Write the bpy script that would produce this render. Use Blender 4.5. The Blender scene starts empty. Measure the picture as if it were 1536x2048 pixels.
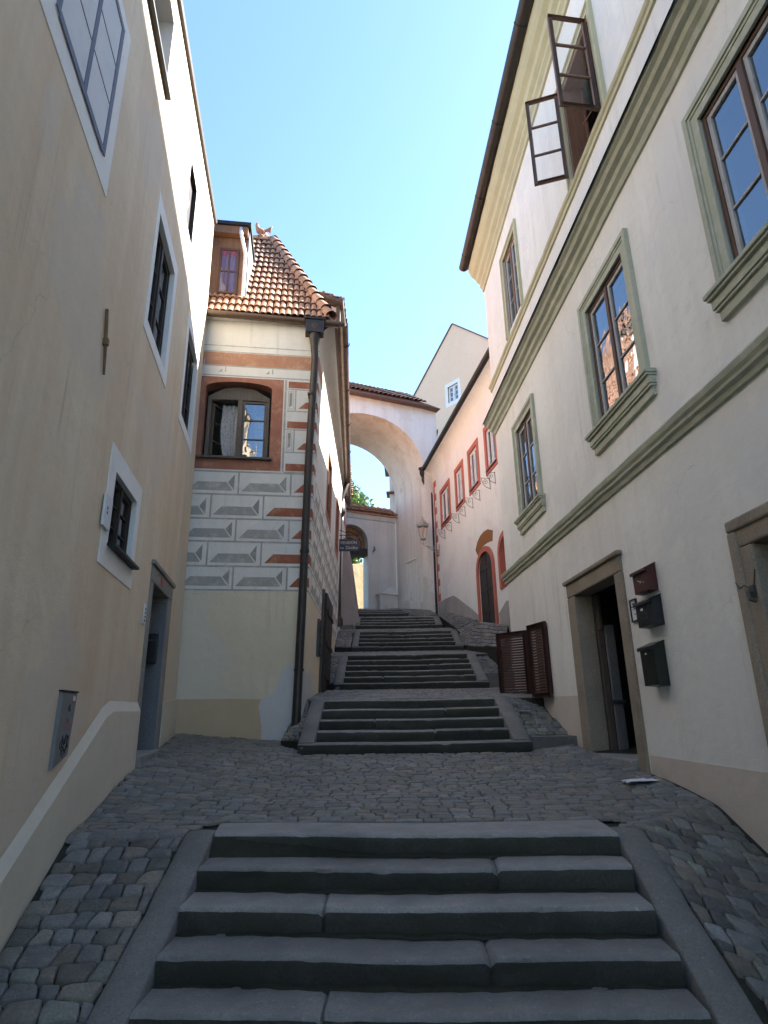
import bpy, math, random
from mathutils import Vector as V, Matrix, noise as mn
random.seed(7)
R_ = math.radians
rnd = random.uniform
sc = bpy.context.scene
C = sc.collection
ORG = {}

# ------------------------------------------------------------------ frames
class Frame:
    """facade frame: u along the wall, o out of the wall, z up"""
    def __init__(s, P, deg, side, lean=None):
        a = R_(deg)
        s.P = V((P[0], P[1], 0)); s.d = V((math.sin(a), math.cos(a), 0))
        s.o = V((s.d.y, -s.d.x, 0)) * side; s.lean = lean
    def pt(s, u, o, z):
        if s.lean: u, o, z = s.lean(u, o, z)
        p = s.P + s.d * u + s.o * o
        return V((p.x, p.y, z))
def lean_front(u, o, z):
    if u > 1.5: u += .025 * (z - 3) * (u - 1.5) / .55
    return u, o, z
def lean_side(u, o, z): return u, o + .025 * (min(z, 8.3) - 3), z
def lean_left(u, o, z):
    if u > 9.9: u -= .031 * (z - .5)
    return u, o, z
FR = Frame((3.3, 0), -3.1, -1)
FL = Frame((-1.65, 0), -9.46, 1, lean_left)
FS = Frame((-3.36, 10.25), 82, 1, lean_front)
_c = FS.P + FS.d * 2.05
FT = Frame((_c.x, _c.y), -1.0, 1, lean_side)
FP = Frame((1.96, 22.96), -9, -1)
FA = Frame((1.96, 22.9), 66.5, 1)
FG = Frame((.414, 25.42), 64, 1)
FH = Frame((3.36, 29.1), 140, 1)
FW = Frame((0, 0), 90, 1)         # world aligned: u = x, o = -y

# ------------------------------------------------------------------ mesh builder
class MB:
    def __init__(s): s.v = []; s.f = []; s.m = []; s.c = []
    def add(s, vs, fs, m=0, c=1.0):
        b = len(s.v); s.v += [V(p) for p in vs]
        for f in fs:
            s.f.append([b + i for i in f]); s.m.append(m); s.c.append(c)
    def poly(s, pts, m=0, c=1.0): s.add(pts, [list(range(len(pts)))], m, c)
    def extr(s, pts, vec, m=0, c=1.0, m2=None):
        n = len(pts); vec = V(vec); a = [V(p) for p in pts]; b = [p + vec for p in a]
        s.add(a + b, [list(range(n))[::-1], [n + i for i in range(n)]], m, c)
        s.add(a + b, [[i, (i + 1) % n, n + (i + 1) % n, n + i] for i in range(n)], m if m2 is None else m2, c)
    def box(s, F, u0, u1, o0, o1, z0, z1, m=0, c=1.0):
        p = [F.pt(u, o, z) for z in (z0, z1) for o in (o0, o1) for u in (u0, u1)]
        s.add(p, [[0, 1, 3, 2], [4, 6, 7, 5], [0, 4, 5, 1], [2, 3, 7, 6], [0, 2, 6, 4], [1, 5, 7, 3]], m, c)
    def prism(s, F, uz, o0, o1, m=0, c=1.0):
        n = len(uz); a = [F.pt(u, o0, z) for u, z in uz] + [F.pt(u, o1, z) for u, z in uz]
        s.add(a, [list(range(n)), [n + i for i in range(n)][::-1]] + [[i, n + i, n + (i + 1) % n, (i + 1) % n] for i in range(n)], m, c)
    def flat(s, F, uz, o, m=0): s.poly([F.pt(u, o, z) for u, z in uz], m)
    def sweep(s, F, u0, u1, prof, m=0, dz0=0, dz1=0, seg=1, wob=0):
        n = len(prof); P = []
        for k in range(seg + 1):
            t = k / seg; u = u0 + (u1 - u0) * t; dz = dz0 + (dz1 - dz0) * t
            w1, w2 = wob * mn.noise((u * .9, prof[0][1], 1)), wob * .6 * mn.noise((u * 2.7, prof[0][1], 7))
            P += [F.pt(u, o + (w2 if o > .01 else 0) + wob * .5 * mn.noise((u * 5, o * 30, z * 9)), z + dz + w1 + wob * .5 * mn.noise((u * 4, o * 20, z * 11 + 3))) for o, z in prof]
        fs = [[k * n + i, k * n + (i + 1) % n, (k + 1) * n + (i + 1) % n, (k + 1) * n + i] for k in range(seg) for i in range(n)]
        s.add(P, fs + [list(range(n)), [seg * n + i for i in range(n)][::-1]], m)
    def tube(s, pts, r, n=10, m=0, cap=True):
        pts = [V(p) for p in pts]; rs = r if isinstance(r, (list, tuple)) else [r] * len(pts)
        P = []; up = None
        for i, p in enumerate(pts):
            t = (pts[min(i + 1, len(pts) - 1)] - pts[max(i - 1, 0)]).normalized()
            if up is None:
                up = V((0, 0, 1)) if abs(t.z) < .9 else V((1, 0, 0))
            x = t.cross(up).normalized(); up = x.cross(t).normalized()
            P += [p + (x * math.cos(2 * math.pi * k / n) + up * math.sin(2 * math.pi * k / n)) * rs[i] for k in range(n)]
        fs = [[i * n + k, i * n + (k + 1) % n, (i + 1) * n + (k + 1) % n, (i + 1) * n + k] for i in range(len(pts) - 1) for k in range(n)]
        if cap: fs += [list(range(n))[::-1], [(len(pts) - 1) * n + k for k in range(n)]]
        s.add(P, fs, m)
    def lathe(s, c, prof, n=16, m=0, sq=0):
        P = []
        for r, z in prof:
            for k in range(n):
                a = 2 * math.pi * (k + .5) / n
                P.append((c[0] + r * math.cos(a), c[1] + r * math.sin(a), c[2] + z))
        fs = [[i * n + k, i * n + (k + 1) % n, (i + 1) * n + (k + 1) % n, (i + 1) * n + k] for i in range(len(prof) - 1) for k in range(n)]
        s.add(P, fs + [list(range(n))[::-1], [(len(prof) - 1) * n + k for k in range(n)]], m)
    def build(s, name, mats, parent=None, smooth=False, bevel=0, label=None, attr=False, ang=None, org=None):
        o = parent_org(parent) if parent else (V(org) if org else V((0, 0, 0)))
        me = bpy.data.meshes.new(name)
        me.from_pydata([tuple(p - o) for p in s.v], [], s.f); me.update()
        if not isinstance(mats, (list, tuple)): mats = [mats]
        for m in mats: me.materials.append(m)
        me.polygons.foreach_set('material_index', s.m)
        if smooth: me.polygons.foreach_set('use_smooth', [True] * len(s.f))
        if attr:
            ca = me.color_attributes.new('Col', 'FLOAT_COLOR', 'CORNER'); data = []
            for f, c in zip(s.f, s.c): data += (list(c) + [1.0] if isinstance(c, tuple) else [c, c, c, 1.0]) * len(f)
            ca.data.foreach_set('color', data)
        ob = bpy.data.objects.new(name, me); C.objects.link(ob)
        if parent: ob.parent = parent
        else: ob.location = o
        ORG[ob] = o
        if bevel:
            b = ob.modifiers.new('bevel', 'BEVEL'); b.width = bevel; b.segments = 2; b.limit_method = 'ANGLE'; b.angle_limit = R_(40)
        if ang:
            w = ob.modifiers.new('split', 'EDGE_SPLIT'); w.split_angle = R_(ang)
        if label: ob['label'] = label
        return ob
def parent_org(p): return ORG[p]
def thing(name, loc, label, cat, group=None):
    e = bpy.data.objects.new(name, None); e.location = loc; e.empty_display_size = .2; C.objects.link(e)
    ORG[e] = V(loc); e['label'] = label; e['category'] = cat
    if group: e['group'] = group
    return e
def tag(o, label, cat, group=None):
    o['label'] = label; o['category'] = cat
    if group: o['group'] = group
    return o
def struct(o, kind='structure'): o['kind'] = kind; return o
def copy_tree(o, delta, parent=None):
    c = o.copy(); C.objects.link(c); ORG[c] = ORG[o] + delta
    if parent: c.parent = parent
    else: c.location = o.location + delta
    for ch in list(o.children): copy_tree(ch, delta, c)
    return c

# ------------------------------------------------------------------ materials
def newmat(name):
    m = bpy.data.materials.new(name); m.use_nodes = True; nt = m.node_tree; nt.nodes.clear()
    out = nt.nodes.new('ShaderNodeOutputMaterial')
    def N(t, ins=None, **kw):
        n = nt.nodes.new('ShaderNode' + t)
        for k, v in kw.items(): setattr(n, k, v)
        for k, v in (ins or {}).items():
            if isinstance(v, bpy.types.NodeSocket): nt.links.new(v, n.inputs[k])
            else: n.inputs[k].default_value = v
        return n
    return m, nt, out, N
def rgba(c): return (c[0], c[1], c[2], 1)
def mixc(N, fac, a, b, bt='MIX'):
    n = N('Mix', data_type='RGBA', blend_type=bt)
    def setin(i, v):
        if isinstance(v, bpy.types.NodeSocket): n.id_data.links.new(v, n.inputs[i])
        else: n.inputs[i].default_value = v if i == 0 else rgba(v)
    setin(0, fac); setin(6, a); setin(7, b); return n.outputs[2]
def ramp(N, fac, a, b):
    n = N('MapRange', {'Value': fac, 'From Min': a, 'From Max': b}); n.clamp = True; return n.outputs[0]
def plaster(name, c1, c2, c3=None, streak=.5, rough=.9, bump=.35, scale=.6, lump=1.0, cracks=0, wear=None, patches=None):
    m, nt, out, N = newmat(name)
    pos = N('NewGeometry').outputs['Position']
    n1 = N('TexNoise', {'Vector': pos, 'Scale': scale, 'Detail': 6, 'Roughness': .6}).outputs['Fac']
    mp = N('Mapping', {'Vector': pos, 'Scale': (2.2, 2.2, .16)}).outputs[0]
    n2 = N('TexNoise', {'Vector': mp, 'Scale': 1.2, 'Detail': 5, 'Roughness': .6}).outputs['Fac']
    col = mixc(N, ramp(N, n1, .35, .7), c1, c2)
    f2 = N('Math', {0: ramp(N, n2, .45, .75), 1: streak}, operation='MULTIPLY').outputs[0]
    col = mixc(N, f2, col, c3 or c2)
    n5 = N('TexNoise', {'Vector': pos, 'Scale': 9.0, 'Detail': 8, 'Roughness': .7}).outputs['Fac']
    col = mixc(N, ramp(N, n5, .52, .8), col, [x * .82 for x in c1])
    if patches:   # repaired areas with a sharper outline, and thin rain runs
        n6 = N('TexNoise', {'Vector': pos, 'Scale': .55, 'Detail': 9, 'Roughness': .55}).outputs['Fac']
        f6 = N('Math', {0: ramp(N, n6, .555, .575), 1: .75}, operation='MULTIPLY').outputs[0]
        col = mixc(N, f6, col, patches)
        mp2 = N('Mapping', {'Vector': pos, 'Scale': (7, 7, .22)}).outputs[0]
        n7 = N('TexNoise', {'Vector': mp2, 'Scale': 1.3, 'Detail': 4, 'Roughness': .55}).outputs['Fac']
        n8 = N('TexNoise', {'Vector': pos, 'Scale': .9, 'Detail': 3}).outputs['Fac']
        f7 = N('Math', {0: ramp(N, n7, .56, .72), 1: ramp(N, n8, .45, .62)}, operation='MULTIPLY').outputs[0]
        f7 = N('Math', {0: f7, 1: .55}, operation='MULTIPLY').outputs[0]
        col = mixc(N, f7, col, [x * .66 for x in c2])
    if wear:      # paint scratched and faded back to the ground coat
        n9 = N('TexNoise', {'Vector': pos, 'Scale': 5.0, 'Detail': 9, 'Roughness': .72}).outputs['Fac']
        f9 = N('Math', {0: ramp(N, n9, .50, .66), 1: .8}, operation='MULTIPLY').outputs[0]
        col = mixc(N, f9, col, wear)
    if cracks:
        nw = N('TexNoise', {'Vector': pos, 'Scale': 2.2, 'Detail': 5}).outputs['Color']
        wv = N('VectorMath', {0: pos, 1: N('VectorMath', {0: nw, 3: .55}, operation='SCALE').outputs[0]}, operation='ADD').outputs[0]
        vd = N('TexVoronoi', {'Vector': wv, 'Scale': .8}, feature='DISTANCE_TO_EDGE').outputs['Distance']
        nm = N('TexNoise', {'Vector': pos, 'Scale': .7, 'Detail': 2}).outputs['Fac']
        fc = N('Math', {0: ramp(N, vd, .006, .0015), 1: ramp(N, nm, .52, .6)}, operation='MULTIPLY').outputs[0]
        fc = N('Math', {0: fc, 1: cracks}, operation='MULTIPLY').outputs[0]
        col = mixc(N, fc, col, [x * .35 for x in c1])
    n3 = N('TexNoise', {'Vector': pos, 'Scale': 90.0, 'Detail': 3}).outputs['Fac']
    n4 = N('TexNoise', {'Vector': pos, 'Scale': 3.0, 'Detail': 4}).outputs['Fac']
    b1 = N('Bump', {'Height': n4, 'Strength': .5 * lump, 'Distance': .03})
    b2 = N('Bump', {'Height': n3, 'Strength': bump, 'Distance': .006, 'Normal': b1.outputs[0]})
    p = N('BsdfPrincipled', {'Base Color': col, 'Roughness': rough, 'Normal': b2.outputs[0], 'Specular IOR Level': .2})
    nt.links.new(p.outputs[0], out.inputs[0]); return m
def stone(name, c1, c2, rough=.8, attr=False, scale=4.0, bump=.5, spec=.3, moss=None):
    m, nt, out, N = newmat(name)
    pos = N('NewGeometry').outputs['Position']
    n1 = N('TexNoise', {'Vector': pos, 'Scale': scale, 'Detail': 8, 'Roughness': .65}).outputs['Fac']
    n2 = N('TexNoise', {'Vector': pos, 'Scale': 70.0, 'Detail': 4}).outputs['Fac']
    col = mixc(N, ramp(N, n1, .3, .7), c1, c2)
    col = mixc(N, ramp(N, n2, .4, .75), col, [x * .6 for x in c1])
    n6 = N('TexNoise', {'Vector': pos, 'Scale': 1.3, 'Detail': 7, 'Roughness': .6}).outputs['Fac']
    col = mixc(N, N('Math', {0: ramp(N, n6, .48, .68), 1: .45}, operation='MULTIPLY').outputs[0], col, [x * .55 for x in c2])
    n7 = N('TexNoise', {'Vector': pos, 'Scale': 26.0, 'Detail': 5, 'Roughness': .7}).outputs['Fac']
    col = mixc(N, N('Math', {0: ramp(N, n7, .60, .70), 1: .45}, operation='MULTIPLY').outputs[0], col, [min(1, x * 1.6) for x in c1])
    if moss:
        n3 = N('TexNoise', {'Vector': pos, 'Scale': 1.7, 'Detail': 6}).outputs['Fac']
        col = mixc(N, ramp(N, n3, .5, .75), col, moss)
    if attr:
        at = N('Attribute', attribute_name='Col').outputs['Color']
        col = mixc(N, 1.0, col, at, 'MULTIPLY')
    b0 = N('Bump', {'Height': n1, 'Strength': bump, 'Distance': .03})
    b = N('Bump', {'Height': n2, 'Strength': bump, 'Distance': .006, 'Normal': b0.outputs[0]})
    p = N('BsdfPrincipled', {'Base Color': col, 'Roughness': rough, 'Normal': b.outputs[0], 'Specular IOR Level': spec})
    nt.links.new(p.outputs[0], out.inputs[0]); return m
def wood(name, c1, c2, rough=.6, axis=2):
    m, nt, out, N = newmat(name)
    pos = N('NewGeometry').outputs['Position']
    s = [30, 30, 30]; s[axis] = 2
    mp = N('Mapping', {'Vector': pos, 'Scale': s}).outputs[0]
    n1 = N('TexNoise', {'Vector': mp, 'Scale': 1.0, 'Detail': 5, 'Roughness': .6}).outputs['Fac']
    n2 = N('TexNoise', {'Vector': pos, 'Scale': 5.0, 'Detail': 4}).outputs['Fac']
    col = mixc(N, ramp(N, n1, .3, .7), c1, c2)
    col = mixc(N, ramp(N, n2, .55, .75), col, [x * .6 for x in c1])
    b = N('Bump', {'Height': n1, 'Strength': .3, 'Distance': .004})
    p = N('BsdfPrincipled', {'Base Color': col, 'Roughness': rough, 'Normal': b.outputs[0], 'Specular IOR Level': .3})
    nt.links.new(p.outputs[0], out.inputs[0]); return m
def metal(name, c, rough=.45, metallic=.6, var=.6):
    m, nt, out, N = newmat(name)
    pos = N('NewGeometry').outputs['Position']
    n1 = N('TexNoise', {'Vector': pos, 'Scale': 6.0, 'Detail': 7, 'Roughness': .65}).outputs['Fac']
    col = mixc(N, ramp(N, n1, .35, .7), c, [x * var for x in c])
    rr = N('MapRange', {'Value': n1, 'To Min': rough - .1, 'To Max': rough + .2}).outputs[0]
    p = N('BsdfPrincipled', {'Base Color': col, 'Roughness': rr, 'Metallic': metallic})
    nt.links.new(p.outputs[0], out.inputs[0]); return m
def glass(name, ior=2.0, tint=(.55, .6, .6)):
    m, nt, out, N = newmat(name)
    pos = N('NewGeometry').outputs['Position']
    n1 = N('TexNoise', {'Vector': pos, 'Scale': 2.6, 'Detail': 2}).outputs['Fac']
    n2 = N('TexNoise', {'Vector': pos, 'Scale': 3.5, 'Detail': 8, 'Roughness': .7}).outputs['Fac']
    b = N('Bump', {'Height': n1, 'Strength': .25, 'Distance': .03})
    bf = N('NewGeometry').outputs['Backfacing']   # same reflectance whichever way the pane faces
    iv = N('MapRange', {'Value': bf, 'To Min': ior, 'To Max': 1 / ior}).outputs[0]
    fr = N('Fresnel', {'IOR': iv}).outputs[0]
    g = N('BsdfGlossy', {'Color': (.95, .97, 1, 1), 'Roughness': .02, 'Normal': b.outputs[0]})
    t = N('BsdfTransparent', {'Color': rgba(tint)})
    mx = N('MixShader', {0: fr, 1: t.outputs[0], 2: g.outputs[0]})
    d = N('BsdfDiffuse', {'Color': (.55, .55, .55, 1)})
    sm = N('Math', {0: ramp(N, n2, .6, .9), 1: .06}, operation='MULTIPLY').outputs[0]
    mx2 = N('MixShader', {0: sm, 1: mx.outputs[0], 2: d.outputs[0]})
    nt.links.new(mx2.outputs[0], out.inputs[0]); return m
def lace(name, dens):
    m, nt, out, N = newmat(name)
    pos = N('NewGeometry').outputs['Position']
    vo = N('TexVoronoi', {'Vector': pos, 'Scale': 26.0}).outputs['Distance']
    wv = N('TexNoise', {'Vector': pos, 'Scale': 14.0, 'Detail': 3}).outputs['Fac']
    f = N('Math', {0: vo, 1: wv}, operation='ADD').outputs[0]
    f = ramp(N, f, .55, .95)
    f = N('MapRange', {'Value': f, 'To Min': dens, 'To Max': min(1, dens + .35)}).outputs[0]
    d = N('BsdfDiffuse', {'Color': (.8, .8, .82, 1)}); tl = N('BsdfTranslucent', {'Color': (.7, .7, .72, 1)})
    a = N('MixShader', {0: .35, 1: d.outputs[0], 2: tl.outputs[0]})
    t = N('BsdfTransparent')
    mx = N('MixShader', {0: f, 1: t.outputs[0], 2: a.outputs[0]})
    nt.links.new(mx.outputs[0], out.inputs[0]); return m
def leafmat(name, c1, c2):
    m, nt, out, N = newmat(name)
    at = N('Attribute', attribute_name='Col').outputs['Fac']
    col = mixc(N, at, c1, c2)
    d = N('BsdfPrincipled', {'Base Color': col, 'Roughness': .5}); t = N('BsdfTranslucent', {'Color': col})
    mx = N('MixShader', {0: .4, 1: d.outputs[0], 2: t.outputs[0]})
    nt.links.new(mx.outputs[0], out.inputs[0]); return m
def tilemat(name, c1, c2):
    m, nt, out, N = newmat(name)
    pos = N('NewGeometry').outputs['Position']
    n1 = N('TexNoise', {'Vector': pos, 'Scale': 7.0, 'Detail': 7, 'Roughness': .65}).outputs['Fac']
    n2 = N('TexNoise', {'Vector': pos, 'Scale': 50.0, 'Detail': 3}).outputs['Fac']
    col = mixc(N, ramp(N, n1, .35, .7), c1, c2)
    at = N('Attribute', attribute_name='Col').outputs['Color']
    col = mixc(N, 1.0, col, at, 'MULTIPLY')
    b = N('Bump', {'Height': n2, 'Strength': .4, 'Distance': .004})
    p = N('BsdfPrincipled', {'Base Color': col, 'Roughness': .75, 'Normal': b.outputs[0]})
    nt.links.new(p.outputs[0], out.inputs[0]); return m
M = {}
M['r_wall'] = plaster('cream plaster', (.77, .755, .70), (.70, .685, .64), (.62, .60, .555), .6, cracks=.3, patches=(.68, .67, .64))
M['r_plinth'] = plaster('pale pinkish plinth paint', (.60, .54, .47), (.54, .48, .42))
M['sage'] = plaster('sage green trim', (.44, .455, .355), (.37, .385, .295), (.30, .31, .24), .6, bump=.25, lump=.5, wear=(.50, .50, .43))
M['sage2'] = plaster('olive yellow cornice', (.50, .475, .32), (.44, .42, .28), (.38, .36, .25), .5, bump=.2, lump=.4)
M['l_wall'] = plaster('ochre stained plaster', (.71, .61, .46), (.62, .50, .355), (.56, .395, .26), .6, scale=.5, cracks=.25, patches=(.61, .535, .435))
M['l_plinth'] = plaster('pale cream plinth', (.66, .61, .495), (.57, .52, .42))
M['white'] = plaster('white limewash', (.78, .78, .76), (.72, .72, .70), bump=.2, lump=.5)
M['bluewhite'] = plaster('bluish white panel', (.66, .68, .70), (.6, .62, .65), bump=.2, lump=.5)
M['blue'] = plaster('slate blue paint', (.17, .19, .26), (.22, .24, .30), bump=.1, lump=.2)
M['s_white'] = plaster('sgraffito white', (.74, .72, .66), (.66, .64, .585), (.58, .55, .50), .6, cracks=.3, patches=(.63, .62, .59))
M['s_low'] = plaster('beige lower plaster', (.69, .605, .45), (.60, .52, .375), (.60, .53, .42), .6, cracks=.25, patches=(.60, .545, .445))
M['s_band'] = plaster('brown base plaster', (.54, .43, .285), (.47, .37, .24))
M['s_patch'] = plaster('pale repair plaster', (.57, .56, .53), (.52, .515, .49))
M['grey'] = plaster('sgraffito grey', (.33, .32, .29), (.40, .38, .35), bump=.4, lump=.4, wear=(.56, .53, .47))
M['grey2'] = plaster('sgraffito dark grey', (.26, .25, .23), (.32, .31, .28), bump=.4, lump=.4, wear=(.50, .48, .43))
M['red'] = plaster('brick red paint', (.345, .13, .08), (.27, .10, .06), bump=.3, lump=.4, scale=3, wear=(.47, .25, .17))
M['red2'] = plaster('pinkish red surround', (.385, .175, .12), (.30, .13, .085), bump=.3, lump=.4, scale=3, wear=(.49, .27, .19))
M['orange'] = plaster('orange band paint', (.46, .25, .16), (.38, .19, .12), bump=.3, scale=3, wear=(.54, .35, .24))
M['p_wall'] = plaster('pale pink plaster', (.75, .765, .735), (.70, .71, .68), (.63, .625, .59), .5, cracks=.3, patches=(.67, .655, .63))
M['p_red'] = plaster('coral red surround', (.47, .155, .115), (.40, .125, .09), bump=.2, lump=.3)
M['p_brown'] = plaster('shaded arch soffit brown', (.27, .13, .05), (.22, .10, .04))
M['p_grey'] = plaster('grey plinth render', (.36, .35, .335), (.27, .26, .245), (.42, .41, .39), .6, scale=1.4)
M['h_wall'] = plaster('salmon plaster', (.77, .575, .43), (.73, .535, .39))
M['a_wall'] = plaster('arch cream plaster', (.76, .77, .735), (.70, .705, .665), (.58, .56, .50), .6, cracks=.3, patches=(.64, .62, .57))
M['a_in'] = plaster('weathered arch lining', (.80, .785, .72), (.72, .685, .60), (.50, .44, .35), .65, scale=.5, cracks=.3, patches=(.62, .575, .48))
M['g_wall'] = plaster('grey white gate plaster', (.66, .64, .60), (.58, .56, .52), (.5, .47, .41), .6, cracks=.5, patches=(.56, .53, .47))
M['butt'] = plaster('grey pink plaster', (.36, .31, .28), (.30, .26, .24), (.42, .31, .28), .6, scale=1.5)
M['ochre'] = stone('ochre rubble wall', (.34, .26, .14), (.23, .17, .09), .9, scale=3.0, bump=1.0)
M['dark'] = plaster('dark interior', (.05, .045, .04), (.04, .036, .03))
M['inner'] = plaster('pale interior plaster', (.6, .58, .54), (.55, .53, .5))
M['doorstone'] = stone('brown door stone', (.35, .295, .225), (.26, .215, .165), .85, scale=3)
M['greystone'] = stone('grey door stone', (.31, .295, .27), (.24, .23, .21), .85, scale=3)
M['jamb'] = stone('blue grey jamb', (.20, .21, .23), (.15, .16, .175), .8, scale=3)
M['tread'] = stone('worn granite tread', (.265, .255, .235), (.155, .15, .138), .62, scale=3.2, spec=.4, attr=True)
M['riser'] = stone('mossy shaded granite riser', (.060, .058, .048), (.042, .041, .034), .9, scale=5, moss=(.036, .038, .024), attr=True)  # moss plus riser shade, painted as a stone much darker than the tread
M['curb'] = stone('granite curb', (.195, .186, .168), (.145, .139, .126), .75, scale=5)
M['cobble'] = stone('cobblestone', (.215, .206, .187), (.132, .127, .116), .55, attr=True, scale=11, bump=.8, spec=.4)
M['soil'] = stone('mossy joint soil', (.040, .037, .027), (.020, .023, .012), .95, scale=6)
M['ground'] = stone('bare ground', (.10, .09, .075), (.08, .07, .06), .95, scale=1)
M['brown'] = wood('dark brown window paint', (.12, .066, .043), (.075, .042, .029))
M['sashbrown'] = wood('faded brown sash paint', (.20, .125, .095), (.13, .078, .058))
M['brownpale'] = wood('paler brown wood', (.22, .115, .065), (.15, .075, .045))  # paler brown than the dark window paint
M['bead'] = wood('grey white glazing bead', (.42, .42, .42), (.33, .32, .31))
M['greybrown'] = wood('weathered grey wood', (.12, .10, .082), (.085, .07, .058))
M['shutter'] = wood('reddish brown shutter', (.075, .03, .022), (.052, .022, .017), .5)
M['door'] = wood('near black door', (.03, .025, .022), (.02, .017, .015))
M['ebony'] = wood('dark plank door', (.045, .035, .028), (.03, .023, .019))
M['tymp'] = wood('orange brown board', (.33, .17, .07), (.25, .12, .05))
M['whitewood'] = wood('white window paint', (.72, .72, .71), (.62, .62, .61))
M['gutter'] = metal('dark brown painted gutter', (.042, .034, .030), .4, .3)
M['copper'] = metal('weathered copper gutter', (.16, .105, .075), .35, .55)
M['black'] = metal('black sheet metal', (.018, .018, .018), .5, .3)
M['zinc'] = metal('pale zinc sheet', (.68, .67, .66), .4, .35, .85)
M['iron'] = metal('grey iron', (.10, .10, .095), .5, .6)
M['rust'] = metal('rusty iron', (.20, .115, .06), .7, .2)
M['steel'] = metal('grey cabinet paint', (.20, .205, .21), .5, .1, .85)
M['mbred'] = metal('dark red mailbox paint', (.07, .016, .015), .35, .1, .8)
M['mbblack'] = metal('black mailbox paint', (.018, .018, .022), .35, .1, .8)
M['mbgreen'] = metal('dark green mailbox paint', (.013, .018, .015), .3, .1, .8)
M['lampmetal'] = metal('aged green grey lamp metal', (.42, .42, .375), .5, .2)
M['signblue'] = metal('dark blue sign', (.022, .032, .075), .45, .1, .85)
M['gold'] = metal('pale gold lettering', (.55, .47, .27), .5, .1, .85)
M['paper'] = plaster('pale paper', (.7, .72, .76), (.62, .64, .68), bump=.1, lump=.2)
M['redplate'] = metal('red enamel', (.45, .03, .05), .35, .1, .9)
M['ink'] = metal('black ink', (.02, .02, .02), .7, 0, .9)
M['glass'] = glass('old window glass', 2.9, (.4, .45, .45))
M['glassb'] = glass('bright window glass', 2.6)
M['glass2'] = glass('thin window glass', 1.45, (.93, .95, .95))
M['lampglass'] = glass('lamp glass', 1.25, (.97, .97, .95))
M['lace'] = lace('lace curtain', .45)
M['net'] = lace('plain white curtain', .65)
M['purple'] = plaster('purple curtain', (.13, .10, .20), (.18, .14, .26), bump=.1)
M['pink'] = plaster('pink curtain', (.26, .06, .10), (.2, .05, .08), bump=.1)
M['tile'] = tilemat('terracotta tile', (.52, .29, .175), (.39, .185, .105))
M['tileold'] = tilemat('old brown tile', (.15, .09, .07), (.10, .065, .055))
M['leaf'] = leafmat('tree leaves', (.035, .075, .012), (.09, .15, .03))
M['bark'] = wood('bark', (.10, .075, .05), (.07, .05, .035))
M['terra'] = plaster('terracotta figure', (.50, .26, .17), (.42, .2, .13), bump=.2)
M['bulb'] = plaster('frosted pink bulb cover', (.75, .5, .42), (.7, .46, .4), bump=.05)

# ------------------------------------------------------------------ wall with openings
def arch_pts(u0, u1, zs, rise, n=14, ex=2.0):
    c = (u0 + u1) / 2; h = (u1 - u0) / 2; out = []
    for i in range(n + 1):
        a = math.pi * i / n; x = -math.cos(a); y = math.sin(a)
        out.append((c + h * math.copysign(abs(x) ** (2 / ex), x), zs + rise * abs(y) ** (2 / ex)))
    return out
def wall_panel(mb, F, u0, u1, z0, z1, holes=(), m=0, o=0.0, ztop=None):
    """holes: dict(u0,u1,z0,z1,d=depth,rise=0,m=reveal material)"""
    us = sorted({u0, u1, *[x for h in holes for x in (h['u0'], h['u1'])]})
    zs = sorted({z0, z1, *[x for h in holes for x in (h['z0'], h['z1'])]})
    us = [u for u in us if u0 <= u <= u1]; zs = [z for z in zs if z0 <= z <= z1]
    us2 = []
    for a, b in zip(us, us[1:]):
        k = max(1, int((b - a) / 1.2)); us2 += [a + (b - a) * i / k for i in range(k)]
    us = us2 + [us[-1]]
    def zz(u, z): return ztop(u) if (ztop and z == z1) else z
    for a, b in zip(us, us[1:]):
        for c, d in zip(zs, zs[1:]):
            um, zm = (a + b) / 2, (c + d) / 2
            if any(h['u0'] < um < h['u1'] and h['z0'] < zm < h['z1'] for h in holes): continue
            mb.poly([F.pt(a, o, zz(a, c)), F.pt(b, o, zz(b, c)), F.pt(b, o, zz(b, d)), F.pt(a, o, zz(a, d))], m)
    for h in holes:
        a, b, c, d, dep = h['u0'], h['u1'], h['z0'], h['z1'], h.get('d', .2); mm = h.get('m', m); rise = h.get('rise', 0)
        zsn = d - rise
        loop = [(a, c), (a, zsn)] + (arch_pts(a, b, zsn, rise, 16, h.get('ex', 2))[1:-1] if rise else []) + [(b, zsn), (b, c)]
        for p, q in zip(loop, loop[1:] + loop[:1]):
            mb.poly([F.pt(p[0], o, p[1]), F.pt(q[0], o, q[1]), F.pt(q[0], o - dep, q[1]), F.pt(p[0], o - dep, p[1])], mm)
        if rise:
            ar = arch_pts(a, b, zsn, rise, 16, h.get('ex', 2))
            for p, q in zip(ar, ar[1:]):
                mb.poly([F.pt(p[0], o, p[1]), F.pt(q[0], o, q[1]), F.pt(q[0], o, d), F.pt(p[0], o, d)], m)
def ring(mb, F, outer, inner, o0, o1, m=0):
    n = len(outer)
    A = [F.pt(u, o1, z) for u, z in outer] + [F.pt(u, o1, z) for u, z in inner] + [F.pt(u, o0, z) for u, z in outer] + [F.pt(u, o0, z) for u, z in inner]
    fs = []
    for i in range(n):
        j = (i + 1) % n
        fs += [[i, j, n + j, n + i], [i, 2 * n + i, 2 * n + j, j], [n + i, n + j, 3 * n + j, 3 * n + i]]
    mb.add(A, fs, m)
def rect(u0, u1, z0, z1): return [(u0, z0), (u1, z0), (u1, z1), (u0, z1)]
def rect_ring(mb, F, u0, u1, z0, z1, w, o0, o1, m=0):
    ring(mb, F, rect(u0, u1, z0, z1), rect(u0 + w, u1 - w, z0 + w, z1 - w), o0, o1, m)

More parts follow.
